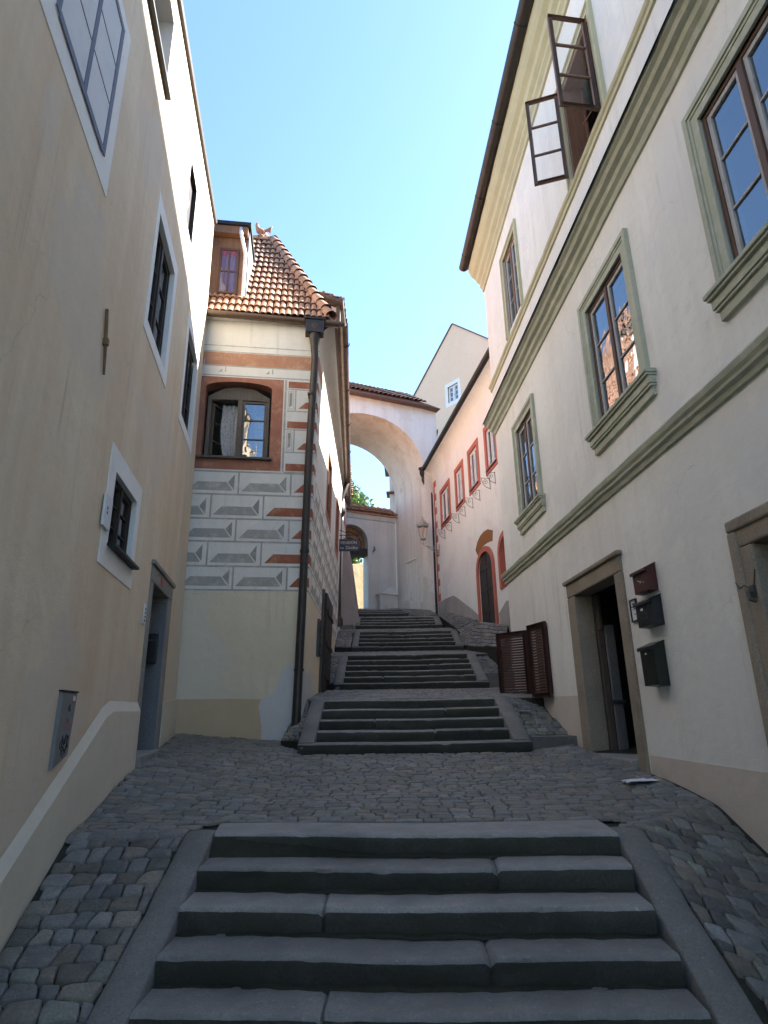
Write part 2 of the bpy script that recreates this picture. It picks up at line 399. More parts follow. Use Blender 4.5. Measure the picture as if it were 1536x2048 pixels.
def casement(F, house, u0, u1, z0, z1, o=-.03, rows=3, cols=1, frame='brown', sash='bead', fw=.05, sw=.05, bw=.022, gl='glass', name='window', nsash=2, mull=.07, label=None):
    """timber window: frame + mullion, sashes with glazing bars, panes"""
    f = MB(); rect_ring(f, F, u0, u1, z0, z1, fw, o - .10, o)
    cm = (u0 + u1) / 2
    if nsash == 2: f.box(F, cm - mull / 2, cm + mull / 2, o - .09, o + .012, z0 + fw, z1 - fw)
    w = f.build(name, M[frame], house, bevel=.006, label=label)
    p = MB()
    rng = [(u0 + fw, cm - mull / 2), (cm + mull / 2, u1 - fw)] if nsash == 2 else [(u0 + fw, u1 - fw)]
    for a, b in rng:
        s = MB(); c, d = z0 + fw, z1 - fw
        rect_ring(s, F, a, b, c, d, sw, o - .06, o - .012)
        for k in range(1, rows):
            zk = c + (d - c) * k / rows; s.box(F, a + sw, b - sw, o - .05, o - .018, zk - bw / 2, zk + bw / 2)
        for k in range(1, cols):
            uk = a + (b - a) * k / cols; s.box(F, uk - bw / 2, uk + bw / 2, o - .052, o - .016, c + sw, d - sw)
        s.build('sash', M[sash], w, bevel=.004)
        p.flat(F, rect(a + sw * .7, b - sw * .7, c + sw * .7, d - sw * .7), o - .036)
    p.build('pane', M[gl], w)
    return w
def curtain(F, parent, u0, u1, z0, z1, o, mat='net', wav=.02, n=40, shape=None, name='curtain'):
    mb = MB(); k = 12
    P = []
    for j in range(k + 1):
        t = j / k
        for i in range(n + 1):
            s = i / n; a, b = (u0, u1) if not shape else shape(t)
            P.append(F.pt(a + (b - a) * s, o + wav * math.sin(s * n * .55) + wav * .6 * math.sin(s * 9 + t * 2), z0 + (z1 - z0) * t))
    mb.add(P, [[j * (n + 1) + i, j * (n + 1) + i + 1, (j + 1) * (n + 1) + i + 1, (j + 1) * (n + 1) + i] for j in range(k) for i in range(n)])
    return mb.build(name, M[mat], parent, smooth=True)
def tiles(mb, O, U, S, Nn, wid, length, pw, row, keep=None, m=0, rfac=.5, bot=True, lo=.72, hi=1.12):
    """rows of half-round tiles laid on a slope; O corner, U along eave, S up the slope, Nn outward"""
    O, U, S, Nn = V(O), V(U), V(S), V(Nn); nseg = 6
    nc = int(wid / pw); nr = int(length / row + .999)
    for j in range(nr):
        for i in range(nc):
            u = (i + .5) * pw; s = j * row
            if keep and not keep(u, s + row * .4): continue
            L = row * 1.18; r0 = pw * rfac * 1.04; r1 = pw * rfac * .86
            ju = rnd(-.008, .008); js = rnd(-.015, .015); tilt = rnd(-.006, .006); c = rnd(lo, hi)
            P = []
            for (ss, r, lift) in ((s + js, r0, .035), (s + L + js, r1, .0)):
                for k in range(nseg + 1):
                    a = math.pi * k / nseg
                    P.append(O + U * (u + ju + r * math.cos(a) + tilt * (ss - s)) + S * ss + Nn * (r * .85 * math.sin(a) + lift))
            q = nseg + 1
            mb.add(P, [[k, k + 1, q + k + 1, q + k] for k in range(nseg)], m, c)
            # open front edge gets a lip so the tile shows its thickness
            lip = [P[k] for k in range(q)] + [P[k] * 1 + (Nn * -.016 + S * .004) for k in range(q)]
            mb.add(lip, [[k, q + k, q + k + 1, k + 1] for k in range(nseg)], m, c * .8)
def ridge_tiles(mb, A, B, r, step, up, m=0):
    A, B, up = V(A), V(B), V(up); d = (B - A); L = d.length; d.normalize(); x = d.cross(up).normalized(); up = x.cross(d).normalized()
    for j in range(int(L / step) + 1):
        P = []; c = rnd(.72, 1.1)
        for ss, rr, l in ((j * step, r * 1.08, .03), (min(j * step + step * 1.15, L + .05), r * .88, 0)):
            for k in range(9):
                a = math.pi * (k / 8 * 1.2 - .1); P.append(A + d * ss + x * rr * math.cos(a) + up * (rr * math.sin(a) + l))
        mb.add(P, [[k, k + 1, 10 + k, 9 + k] for k in range(8)], m, c)
# ================================================================== CREAM HOUSE ON THE RIGHT
RH = thing('townhouse', FR.pt(5, 0, .2), 'cream house with sage green cornices and an open upper window, right of the steps', 'house')
def rtop(u): return 11.56 + .04 * (13 - u)
w1 = [('w', 3.1, 4.635), ('w', 6.03, 7.62), ('w', 10.06, 11.5)]
holes = [dict(u0=a + .19, u1=b - .19, z0=4.40, z1=6.17, d=.2) for _, a, b in w1]
holes += [dict(u0=10.22, u1=11.18, z0=8.42, z1=10.2, d=.25), dict(u0=6.1, u1=7.25, z0=8.40, z1=10.15, d=.3)]
holes += [dict(u0=7.62, u1=9.07, z0=-.1, z1=2.47, d=.0), dict(u0=3.55, u1=4.93, z0=-.2, z1=2.15, d=.0), dict(u0=10.56, u1=11.72, z0=1.12, z1=2.27, d=.3)]
mb = MB()
wall_panel(mb, FR, -4, 13, -1.2, 11.2, holes, 0)
B = -9.0
for pts in ([(13, 0, -1.2), (13, B, -1.2), (13, B, 11.6), (13, 0, 11.2)], [(-4, 0, -1.2), (-4, B, -1.2), (-4, B, 12.3), (-4, 0, 11.2)],
            [(-4, B, -1.2), (13, B, -1.2), (13, B, 11.6), (-4, B, 12.3)], [(-4, 0, 11.2), (13, 0, 11.2), (13, B, 11.6), (-4, B, 12.3)]):
    mb.poly([FR.pt(*p) for p in pts], 0)
# inner floor slab and cross wall so rooms read as rooms
mb.poly([FR.pt(u, o, 7.6) for u, o in ((-4, -.31), (13, -.31), (13, -6), (-4, -6))], 1)
mb.poly([FR.pt(u, o, 10.75) for u, o in ((-4, -.31), (13, -.31), (13, -6), (-4, -6))], 1)
mb.poly([FR.pt(u, o, 3.0) for u, o in ((-4, -.31), (13, -.31), (13, -6), (-4, -6))], 1)
mb.build('wall', [M['r_wall'], M['inner']], RH)
mb = MB(); mb.prism(FR, [(13, -1), (9.37, -1), (9.37, 1.06), (13, 1.10)], 0, .004); mb.build('plinth', M['r_plinth'], RH)
mb = MB(); mb.prism(FR, [(7.36, -1), (5.19, -1.2), (5.19, .36), (7.36, .37)], 0, .004); mb.build('plinth', M['r_plinth'], RH)
def course(name, prof, mat, dz0=0, dz1=0, u0=-4, u1=13.04, seg=1, smooth=False):
    b = MB(); b.sweep(FR, u0, u1, prof, 0, dz0, dz1, 110, .011); return b.build(name, M[mat], RH)
course('string_course', [(-.02, 3.42), (.03, 3.43), (.045, 3.48), (.075, 3.50), (.08, 3.53), (.105, 3.56), (.12, 3.61), (.10, 3.64), (-.02, 3.67)], 'sage')
cn = course('cornice', [(-.02, 6.90), (.03, 6.90), (.05, 6.97), (.10, 7.0), (.12, 7.06), (.18, 7.08), (.205, 7.13), (.25, 7.15), (.26, 7.2), (-.02, 7.235)], 'sage')
b = MB(); b.sweep(FR, -4, 13.06, [(-.01, 7.239), (.268, 7.204), (.285, 7.168), (.289, 7.170), (.272, 7.212), (-.01, 7.249)]); b.build('flashing', M['black'], cn)
course('sill_course', [(-.02, 8.02), (.03, 8.03), (.035, 8.09), (.06, 8.11), (.075, 8.15), (.05, 8.2), (-.02, 8.21)], 'sage2', .30, 0)
ev = course('eave_cornice', [(-.02, 10.84), (.04, 10.84), (.05, 10.92), (.10, 10.97), (.10, 11.06), (.17, 11.12), (.20, 11.2), (.28, 11.26), (.33, 11.34), (.36, 11.42), (.37, 11.50), (-.02, 11.52)], 'sage2', .68, 0)
b = MB(); P = []
gp = [(.36 + .115 - .115 * math.cos(a), 11.60 - .115 * math.sin(a)) for a in [math.pi * k / 8 for k in range(9)]]
gp += [(p[0] * .97 + .475 * .03, p[1] + .012) for p in gp[::-1]]
b.sweep(FR, -4, 13.08, gp, 0, .68, 0)
for k in range(9):
    u = 12.6 - k * 1.75; z = 11.60 + .04 * (13 - u)
    ring_p = [(.475 - .123 * math.cos(a), z - .123 * math.sin(a)) for a in [math.pi * i / 8 for i in range(9)]]
    b.sweep(FR, u - .012, u + .012, ring_p + [(.475, z)], 0)
b.build('gutter', M['gutter'], RH, smooth=True, ang=40)
# roof
b = MB(); e0, e1 = FR.pt(-4, .38, 12.22), FR.pt(13.1, .38, 11.56); r0, r1 = FR.pt(-4, -5.3, 18.3), FR.pt(12.6, -5.3, 17.64)
bk0, bk1 = FR.pt(-4, -9.2, 13.0), FR.pt(13.1, -9.2, 12.4)
b.poly([e0, e1, r1, r0]); b.poly([r0, r1, bk1, bk0]); b.poly([e1, bk1, r1]); b.poly([e0, r0, bk0]); b.poly([e0, bk0, bk1, e1])
b.build('roof', M['tileold'], RH, attr=True)

def surround(parent, u0, u1, z0, z1, w=.19, mat='sage', closed=True):
    b = MB()
    def u_ring(a, bb, c, d, ww, o1):
        out = [(a, c), (a, d), (bb, d), (bb, c)]; inn = [(a + ww, c), (a + ww, d - ww), (bb - ww, d - ww), (bb - ww, c)]
        A = [FR.pt(u, o, z) for o in (o1, -.02) for u, z in out + inn]
        fs = []
        for i in range(3):
            j = i + 1; fs += [[i, j, 4 + j, 4 + i], [i, 8 + i, 8 + j, j], [4 + i, 4 + j, 12 + j, 12 + i]]
        fs += [[0, 4, 12, 8], [3, 11, 15, 7]]
        b.add(A, fs)
    k = w / .19
    u_ring(u0, u1, z0, z1, .06 * k, .055); u_ring(u0 + .06 * k, u1 - .06 * k, z0, z1 - .06 * k, .035 * k, .040); u_ring(u0 + .095 * k, u1 - .095 * k, z0, z1 - .095 * k, .095 * k, .030)
    return b.build('surround', M[mat], parent)
def sill(parent, u0, u1):
    b = MB()
    for (z0, z1, o, du) in ((4.34, 4.385, .135, .11), (4.31, 4.34, .115, .095), (4.22, 4.31, .085, .08), (4.19, 4.22, .07, .07), (4.09, 4.19, .045, .05)):
        b.box(FR, u0 - du, u1 + du, -.02, o, z0, z1 - .0005)
    return b.build('sill', M['sage'], parent, bevel=.006)
for i, (_, a, c) in enumerate(w1):
    w = casement(FR, RH, a + .19, c - .19, 4.40, 6.17, -.015, rows=3, label=('window reflecting blue sky', 'window reflecting red roof tiles', 'narrow looking far window')[i])
    surround(w, a, c, 4.385, 6.36); sill(w, a, c)
w = casement(FR, RH, 10.22, 11.18, 8.42, 10.2, -.03, rows=3, frame='brownpale', sash='bead')
surround(w, 10.08, 11.32, 8.3, 10.34, .14, 'sage2')
# open upper window: empty frame plus two sashes swung out
f = MB(); rect_ring(f, FR, 6.1, 7.25, 8.40, 10.15, .055, -.28, -.0)
f.box(FR, 6.13, 6.17, -.9, -.28, 8.4, 10.15); f.box(FR, 7.18, 7.22, -.32, -.28, 8.4, 10.15)
ow = f.build('window', M['brownpale'], RH, bevel=.006, label='window with both sashes swung wide open')
surround(ow, 5.96, 7.39, 8.3, 10.29, .14, 'sage2')
def open_sash(uh, oh, ang, wd, z0, H, sgn):
    a = R_(ang); du, do = sgn * math.cos(a), math.sin(a)
    O = FR.pt(uh, oh, 0)
    F2 = Frame((O.x, O.y), 0, 1); F2.d = (FR.d * du + FR.o * do); F2.o = V((F2.d.y, -F2.d.x, 0))
    s = MB(); rect_ring(s, F2, 0, wd, z0, z0 + H, .055, -.022, .022)
    for k in (1, 2):
        zk = z0 + H * k / 3; s.box(F2, .05, wd - .05, -.018, .018, zk - .014, zk + .014)
    so = s.build('sash', M['sashbrown'], ow, bevel=.005)
    g = MB(); g.flat(F2, rect(.04, wd - .04, z0 + .04, z0 + H - .04), 0); g.build('pane', M['glass2'], ow)
open_sash(6.12, .05, 95, .55, 8.36, 1.68, 1)
open_sash(7.25, .07, 110, .5, 8.42, 1.68, -1)
b = MB(); b.box(FR, 6.2, 7.2, -.62, -.58, 8.55, 10.0); b.tube([FR.pt(6.3, -.3, 9.2), FR.pt(6.9, -.1, 9.05)], .012); b.build('inner_sash', M['brownpale'], ow)

# main door with stone surround
d = MB()
d.box(FR, 9.07, 9.37, -.24, .035, -.2, 2.46); d.box(FR, 7.40, 7.62, -.24, .035, -.2, 2.46)
d.box(FR, 7.40, 9.37, -.24, .037, 2.4605, 2.66); d.box(FR, 7.36, 9.41, -.02, .075, 2.66, 2.72)
dr = d.build('doorway', M['doorstone'], RH, bevel=.018)
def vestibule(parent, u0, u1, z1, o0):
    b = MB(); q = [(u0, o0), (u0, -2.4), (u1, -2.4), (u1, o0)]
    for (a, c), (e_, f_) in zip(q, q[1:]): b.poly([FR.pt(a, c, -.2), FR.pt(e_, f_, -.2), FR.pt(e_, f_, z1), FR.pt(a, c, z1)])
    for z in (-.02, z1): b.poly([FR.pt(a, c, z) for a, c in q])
    return b.build('hallway', M['door'], parent)  # near-black walls put the unlit hall's darkness into the colour
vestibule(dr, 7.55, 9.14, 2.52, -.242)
b = MB(); b.box(FR, 9.02, 9.10, -.33, -.245, .2, 2.46); b.box(FR, 8.97, 9.05, -.30, -.26, 1.95, 2.46); b.build('door_frame', M['greybrown'], dr, bevel=.006)
b = MB(); b.box(FR, 8.98, 9.03, -.47, -.335, .32, 2.02); b.build('door_edge', M['jamb'], dr, bevel=.008)
b = MB(); b.box(FR, 8.96, 9.0, -.50, -.30, .93, .98); b.tube([FR.pt(8.97, -.38, .96), FR.pt(8.93, -.38, .96), FR.pt(8.93, -.48, .96)], .012, 6); b.build('door_latch', M['iron'], dr)
b = MB(); b.box(FR, 7.62, 9.07, -.6, .12, .12, .305); b.build('door_sill', M['greystone'], dr, bevel=.015)
# second doorway, cut by the picture edge
d = MB()
d.box(FR, 4.93, 5.185, -.16, .03, -.4, 2.14); d.box(FR, 3.25, 3.55, -.16, .03, -.4, 2.14); d.box(FR, 3.25, 5.185, -.16, .032, 2.1405, 2.38)
d.box(FR, 5.085, 5.195, -.02, .055, -.4, 2.285); d.box(FR, 3.24, 5.195, -.02, .057, 2.2855, 2.39); d.box(FR, 3.24, 3.35, -.02, .055, -.4, 2.285)
d2 = d.build('doorway', M['doorstone'], RH, bevel=.02, label='stone doorway cut by the picture edge')
vestibule(d2, 3.5, 4.98, 2.2, -.162)
b = MB(); b.tube([FR.pt(5.18, .058, 1.86), FR.pt(5.13, .062, 1.80), FR.pt(5.07, .058, 1.815), FR.pt(5.03, .036, 1.77), FR.pt(4.98, .034, 1.81), FR.pt(4.935, .033, 1.92)], .004, 5); b.build('crack', M['door'], d2)
b = MB(); b.tube([FR.pt(5.0, .03, 1.75), FR.pt(5.0, .085, 1.74), FR.pt(4.98, .09, 1.68), FR.pt(4.95, .06, 1.66)], .014); b.box(FR, 4.97, 5.03, .025, .05, 1.7, 1.8); b.build('iron_hook', M['iron'], d2)
# shuttered basement window
f = MB(); rect_ring(f, FR, 10.56, 11.72, 1.12, 2.27, .05, -.22, -.12); f.box(FR, 11.11, 11.17, -.2, -.12, 1.17, 2.22)
bw = f.build('window', M['brown'], RH, bevel=.005, label='low window with louvred shutters')
g = MB(); g.flat(FR, rect(10.6, 11.68, 1.16, 2.23), -.17); g.build('pane', M['glass'], bw)
def shutter(uh, oh, ang, wd, z0, H, sgn):
    a = R_(ang); du, do = sgn * math.cos(a), math.sin(a); O = FR.pt(uh, oh, 0)
    F2 = Frame((O.x, O.y), 0, 1); F2.d = FR.d * du + FR.o * do; F2.o = V((F2.d.y, -F2.d.x, 0))
    s = MB(); rect_ring(s, F2, 0, wd, z0, z0 + H, .085, -.024, .024)
    n = 22; st = (H - .17) / n
    for k in range(n):
        z = z0 + .085 + st * (k + .5); A = [F2.pt(u, o, zz) for u in (.08, wd - .08) for o, zz in ((-.02, z - st * .45), (-.014, z - st * .45), (.02, z + st * .45), (.014, z + st * .45))]
        s.add(A, [[0, 1, 2, 3], [4, 7, 6, 5], [0, 4, 5, 1], [1, 5, 6, 2], [2, 6, 7, 3], [3, 7, 4, 0]])
    return s.build('shutter', M['shutter'], bw)
shutter(11.74, .03, 140, .7, 1.08, 1.22, -1)
shutter(10.54, .045, 12, .62, 1.06, 1.24, 1)

# ------------------------------------------------------------------ things hung on the right wall
def mailbox(name, u0, u1, z0, z1, dep, mat, label, top='slope'):
    e = thing(name, FR.pt((u0 + u1) / 2, 0, z0), label, 'mailbox', 'letter boxes beside the open doorway')
    b = MB(); zt = z1 - (.06 if top == 'slope' else .03)
    side = [(.002, z0), (dep * .96, z0 + .01), (dep, zt), (.002, z1)]
    b.extr([FR.pt(u0, o, z) for o, z in side], FR.d * (u1 - u0)); b.build('body', M[mat], e, bevel=.008)
    b = MB(); lid = [(.001, z1 + .002), (dep + .025, zt + .0), (dep + .025, zt - .035), (dep + .012, zt - .035), (dep + .010, zt + .004), (.001, z1 - .010)]
    b.extr([FR.pt(u0 - .012, o, z) for o, z in lid], FR.d * (u1 - u0 + .024)); b.build('lid', M[mat], e, bevel=.004)
    return e
e = mailbox('mailbox', 6.60, 6.95, 2.07, 2.38, .11, 'mbred', 'small dark red letter box, topmost of three by the doorway')
for (u, z, du, dz, tilt) in ((6.80, 2.20, .035, .010, .4), (6.76, 2.185, .022, .008, -.5), (6.70, 2.17, .012, .01, 0)):
    b = MB(); b.poly([FR.pt(u - du, .1125, z - tilt * du), FR.pt(u + du, .1125, z + tilt * du), FR.pt(u + du, .1135, z + tilt * du + dz), FR.pt(u - du, .1135, z - tilt * du + dz)]); b.build('sticker', M['paper'], e)
b = MB(); b.tube([FR.pt(6.78 + .03 * math.cos(a), .113, 2.265 + .018 * math.sin(a)) for a in [k * .7 for k in range(10)]], .003, 6); b.build('emblem', M['iron'], e)
e = mailbox('mailbox', 6.58, 6.95, 1.70, 2.03, .12, 'mbblack', 'black letter box with pale name tag, middle of three by the doorway')
b = MB(); b.box(FR, 6.79, 6.84, .119, .1225, 1.88, 1.905); b.build('name_tag', M['paper'], e)
b = MB()
for k in range(4): b.tube([FR.pt(6.78 - k * .028, .123, 1.77 + .004 * k), FR.pt(6.772 - k * .028, .123, 1.80 + .004 * k)], .003, 5)
b.tube([FR.pt(6.69, .123, 1.78), FR.pt(6.70, .123, 1.85), FR.pt(6.68, .123, 1.93)], .004, 5); b.build('relief', M['iron'], e)
e = mailbox('mailbox', 6.66, 6.98, 1.08, 1.55, .13, 'mbgreen', 'tall dark green letter box, lowest of three by the doorway')
b = MB(); b.lathe(FR.pt(6.84, .131, 1.42), [(.012, -.006), (.014, 0), (.008, .008)], 10); b.build('lock', M['zinc'], e)
e = thing('notice_frame', FR.pt(7.23, 0, 1.82), 'narrow black framed notice between doorway and black letter box', 'notice')
b = MB(); rect_ring(b, FR, 7.15, 7.315, 1.82, 2.08, .016, .001, .022); b.build('frame', M['mbblack'], e)
b = MB(); b.box(FR, 7.164, 7.30, .002, .010, 1.834, 2.066); b.build('notice_sheet', M['paper'], e)
b = MB()
for (z, a, c) in ((2.02, 7.18, 7.27), (1.99, 7.18, 7.29), (1.96, 7.19, 7.26), (1.90, 7.2, 7.235)): b.box(FR, a, c, .0105, .0115, z, z + .012)
b.build('printing', M['ink'], e)
# ================================================================== OCHRE HOUSE ON THE LEFT
LH = thing('townhouse', FL.pt(5, 0, .2), 'ochre plastered house with stained wall and sham painted window, left of the steps', 'house')
def ltop(u): return 9.68 + .125 * (u - 5.617)
H = [dict(u0=5.58, u1=6.5, z0=2.39, z1=3.1, d=.16, m=1), dict(u0=6.03, u1=7.12, z0=5.12, z1=6.62, d=.12, m=1), dict(u0=8.53, u1=9.56, z0=5.22, z1=6.74, d=.12, m=1),
     dict(u0=7.42, u1=8.06, z0=7.87, z1=9.0, d=.22, m=3), dict(u0=4.42, u1=5.62, z0=8.06, z1=9.25, d=.3, m=2), dict(u0=7.75, u1=8.87, z0=-.2, z1=2.46, d=0)]
mb = MB(); wall_panel(mb, FL, -5, 10.39, -1.2, 9.65, H, 0)
mb.poly([FL.pt(-5, 0, 9.65), FL.pt(9.89, 0, 9.65), FL.pt(9.89, 0, ltop(9.95)), FL.pt(-5, 0, ltop(-5))])
mb.poly([FL.pt(9.89, 0, 9.65), FL.pt(10.39, 0, 9.65), FL.pt(10.39, 0, ltop(10.1)), FL.pt(9.89, 0, ltop(9.95))])
for pts in ([(10.39, 0, -1.2), (10.39, -.9, -1.2), (10.39, -.9, 10.3), (10.39, 0, 10.3)], [(-5, 0, -1.2), (-5, -9, -1.2), (-5, -9, 8.3), (-5, 0, 8.35)],
            [(-5, -9, -1.2), (9.8, -9, -1.2), (9.8, -9, 10.2), (-5, -9, 8.3)], [(9.8, -.9, -1.2), (9.8, -9, -1.2), (9.8, -9, 10.2), (9.8, -.9, 10.2)]): mb.poly([FL.pt(*p) for p in pts])
mb.poly([FL.pt(-5, -.02, 8.3), FL.pt(10.3, -.02, 10.2), FL.pt(9.8, -9, 10.2), FL.pt(-5, -9, 8.3)], 2)
mb.build('wall', [M['l_wall'], M['white'], M['inner'], M['ebony']], LH)
b = MB()  # thin projecting roof edge along the top
b.sweep(FL, -5, 10.41, [(-.3, 0.02), (.045, 0.0), (.06, .05), (-.3, .09)], 0, ltop(-5), ltop(10.1)); b.build('roof_edge', M['greybrown'], LH)
b = MB(); e0, e1 = FL.pt(-5, .05, ltop(-5) + .07), FL.pt(10.42, .05, ltop(10.1) + .07); r0, r1 = FL.pt(-5, -4.5, ltop(-5) + 2.3), FL.pt(10.4, -4.5, ltop(10) + 2.3)
k0, k1 = FL.pt(-5, -9.1, 8.2), FL.pt(9.9, -9.1, 10.1)
b.poly([e0, e1, r1, r0]); b.poly([r0, r1, k1, k0]); b.poly([e1, k1, r1]); b.poly([e0, r0, k0]); b.build('roof', M['tileold'], LH, attr=True)
# plinth with sloping top
top = [(1.0, -1.35), (1.8, -1.10), (4.235, .06), (5.2, .515), (6.10, .945), (6.35, 1.01), (7.60, 1.02)]
def plin(o, dz): return [(u, z + dz) for u, z in top]
b = MB(); p = plin(0, -.10); q = plin(0, .0)
b.prism(FL, [(7.60, -1.4), (1.0, -1.6)] + p, 0, .045)
for (a, c), (d, e) in zip(zip(p, q), zip(p[1:], q[1:])):
    b.poly([FL.pt(a[0], .045, a[1]), FL.pt(d[0], .045, d[1]), FL.pt(e[0], .004, e[1]), FL.pt(c[0], .004, c[1])])
b.build('plinth', M['l_plinth'], LH)
b = MB(); b.prism(FL, [(10.39, -.3), (9.16, -.3), (9.16, 1.05), (10.39, 1.13)], 0, .03); b.build('plinth', M['l_plinth'], LH)
# sham painted window
b = MB(); b.prism(FL, rect(2.60, 4.255, 5.10, 7.0), 0, .006, 0)
b.prism(FL, rect(2.86, 4.04, 5.33, 6.82), .006, .012, 1)
for u0, u1, z0, z1 in ((2.86, 2.925, 5.33, 6.82), (3.985, 4.05, 5.33, 6.82), (2.925, 3.985, 5.31, 5.375), (2.925, 3.985, 6.76, 6.82), (3.45, 3.51, 5.375, 6.76)): b.box(FL, u0, u1, .012, .020, z0, z1, 2)
for z in (5.835, 6.285):
    b.box(FL, 2.925, 3.45, .012, .016, z, z + .012, 2); b.box(FL, 3.51, 3.985, .012, .016, z, z + .012, 2)
b.build('sham_window', [M['white'], M['bluewhite'], M['blue']], LH)
# white painted borders
def border(parent, u0, u1, z0, z1, h):
    b = MB(); ring(b, FL, rect(u0, u1, z0, z1), rect(h['u0'], h['u1'], h['z0'], h['z1']), 0, .008); return b.build('surround', M['white'], parent)
w = casement(FL, LH, 5.58, 6.5, 2.39, 3.1, -.045, rows=3, frame='ebony', sash='ebony', fw=.03, sw=.025, bw=.014, mull=.035, label='small low window'); border(w, 5.36, 6.67, 2.16, 3.31, H[0])
b = MB(); b.box(FL, 5.56, 6.6, -.06, .085, 2.365, 2.39); b.build('sill', M['black'], w)
w = casement(FL, LH, 6.03, 7.12, 5.12, 6.62, -.055, rows=3, frame='ebony', sash='ebony', fw=.04, sw=.035, bw=.018, label='dark window reflecting red tiles'); border(w, 5.90, 7.30, 4.95, 6.83, H[1])
w = casement(FL, LH, 8.53, 9.56, 5.22, 6.74, -.055, rows=3, frame='ebony', sash='ebony', fw=.04, sw=.035, bw=.018); border(w, 8.38, 9.72, 5.05, 6.95, H[2])
w = casement(FL, LH, 7.42, 8.06, 7.87, 9.0, -.10, rows=2, frame='door', sash='door', nsash=1); border(w, 7.30, 8.09, 7.74, 9.1, H[3])
b = MB(); b.box(FL, 7.47, 7.72, -.09, -.06, 7.93, 8.95); b.box(FL, 7.76, 8.01, -.09, -.06, 7.93, 8.95); b.build('shutter', M['ebony'], w, bevel=.006)
b = MB(); b.tube([FL.pt(7.70, -.05, 8.3), FL.pt(7.70, -.03, 8.38), FL.pt(7.70, -.05, 8.5)], .010, 6); b.build('handle', M['zinc'], w)
w = casement(FL, LH, 4.42, 5.62, 8.06, 9.25, -.22, rows=2, frame='greybrown', sash='greybrown')
b = MB(); b.box(FL, 4.36, 5.68, -.2, .06, 8.015, 8.06); b.build('sill', M['black'], w)
# door
d = MB()
d.box(FL, 7.60, 7.75, -.27, .02, -.1, 2.46); d.box(FL, 8.87, 9.15, -.27, .02, -.1, 2.46); d.box(FL, 7.60, 9.15, -.27, .022, 2.4605, 2.66); d.box(FL, 7.57, 9.18, -.02, .05, 2.66, 2.72)
dd = d.build('doorway', M['greystone'], LH, bevel=.012)
b = MB(); b.box(FL, 8.84, 8.872, -.26, .006, .1, 2.4); b.build('reveal', M['jamb'], dd)
b = MB(); b.box(FL, 7.70, 8.92, -.34, -.275, .2, 2.5)
for z0, z1 in ((.6, 1.25), (1.4, 2.2)): rect_ring(b, FL, 7.9, 8.7, z0, z1, .06, -.275, -.26)
b.build('door', M['door'], dd)
b = MB(); b.box(FL, 7.6, 9.15, -.28, .10, .2, .445); b.build('door_step', M['greystone'], dd, bevel=.02)
b = MB(); b.box(FL, 8.17, 8.33, .022, .030, 2.515, 2.625); b.build('number_plate', M['redplate'], dd, bevel=.004)
e = thing('letter_box', FL.pt(8.82, -.2, 1.6), 'small black letter box inside the left doorway', 'mailbox')
b = MB(); b.box(FL, 8.73, 8.838, -.24, -.06, 1.55, 1.95); b.build('body', M['mbblack'], e, bevel=.01)
b = MB(); b.box(FL, 8.72, 8.731, -.22, -.08, 1.85, 1.87); b.build('flap', M['iron'], e)
e = thing('bell_panel', FL.pt(7.42, 0, 1.9), 'pale bell panel on the ochre wall beside the left doorway', 'doorbell')
b = MB(); b.box(FL, 7.385, 7.47, .001, .02, 1.90, 2.13); b.build('plate', M['bluewhite'], e, bevel=.004)
for k in range(4): b = MB(); b.box(FL, 7.405, 7.45, .02, .024, 1.93 + k * .045, 1.95 + k * .045); b.build('button', M['iron'], e)
e = thing('wall_plaque', FL.pt(5.4, 0, 2.47), 'pale plaque fixed beside the small low window on the ochre wall', 'plaque')
b = MB(); b.box(FL, 5.27, 5.50, .012, .035, 2.475, 2.775); b.build('plate', M['bluewhite'], e, bevel=.006)
for z0, z1 in ((2.64, 2.67), (2.60, 2.625)): b = MB(); b.box(FL, 5.34, 5.37, .0355, .0365, z0, z1); b.build('printing', M['ink'], e)
# electric cabinet
e = thing('electric_cabinet', FL.pt(5.05, 0, .5), 'tall grey meter cabinet with scrawled graffiti, set in the ochre wall', 'cabinet')
b = MB(); b.prism(FL, [(4.855, .50), (5.17, .585), (5.22, 1.045), (4.865, 1.045)], -.05, .028); b.build('body', M['steel'], e, bevel=.006)
b = MB(); b.box(FL, 4.85, 5.225, -.02, .036, 1.046, 1.058); b.build('top_edge', M['black'], e)
b = MB()
def scr(pts, r=.0035, o=.029): b.tube([FL.pt(u, o, z) for u, z in pts], r, 5)
for k, (u, z) in enumerate(((4.97, .665), (5.02, .675), (5.075, .70), (5.10, .64), (5.02, .615), (5.06, .60))):
    scr([(u + .028 * math.cos(a) * (1 - .02 * i), z + .030 * math.sin(a * (1 + .1 * k))) for i, a in enumerate([j * .62 for j in range(11)])])
scr([(4.98, .62), (4.99, .73), (5.03, .66), (5.06, .74)]); scr([(5.08, .60), (5.12, .73)])
b.build('graffiti', M['ink'], e)
b = MB(); scr([(5.03, .79), (5.05, .80), (5.06, .83), (5.05, .85)], .006); scr([(5.015, .8), (5.02, .81)], .005); b.build('paint_mark', M['redplate'], e)
b = MB(); b.box(FL, 5.12, 5.17, .0285, .031, .985, 1.02); b.build('sticker', M['paper'], e)
b = MB(); b.box(FL, 5.12, 5.17, .0285, .031, .965, .983); b.build('sticker', M['redplate'], e)
b = MB()
for k in range(9): b.tube([FL.pt(5.06 + rnd(-.03, .03), .029, .93 + rnd(-.03, .03)) for j in range(4)], .0015, 4)
b.build('scratches', M['iron'], e)
e = thing('wall_anchor', FL.pt(4.7, 0, 3.7), 'long rusty iron anchor bar high on the ochre wall', 'wall anchor')
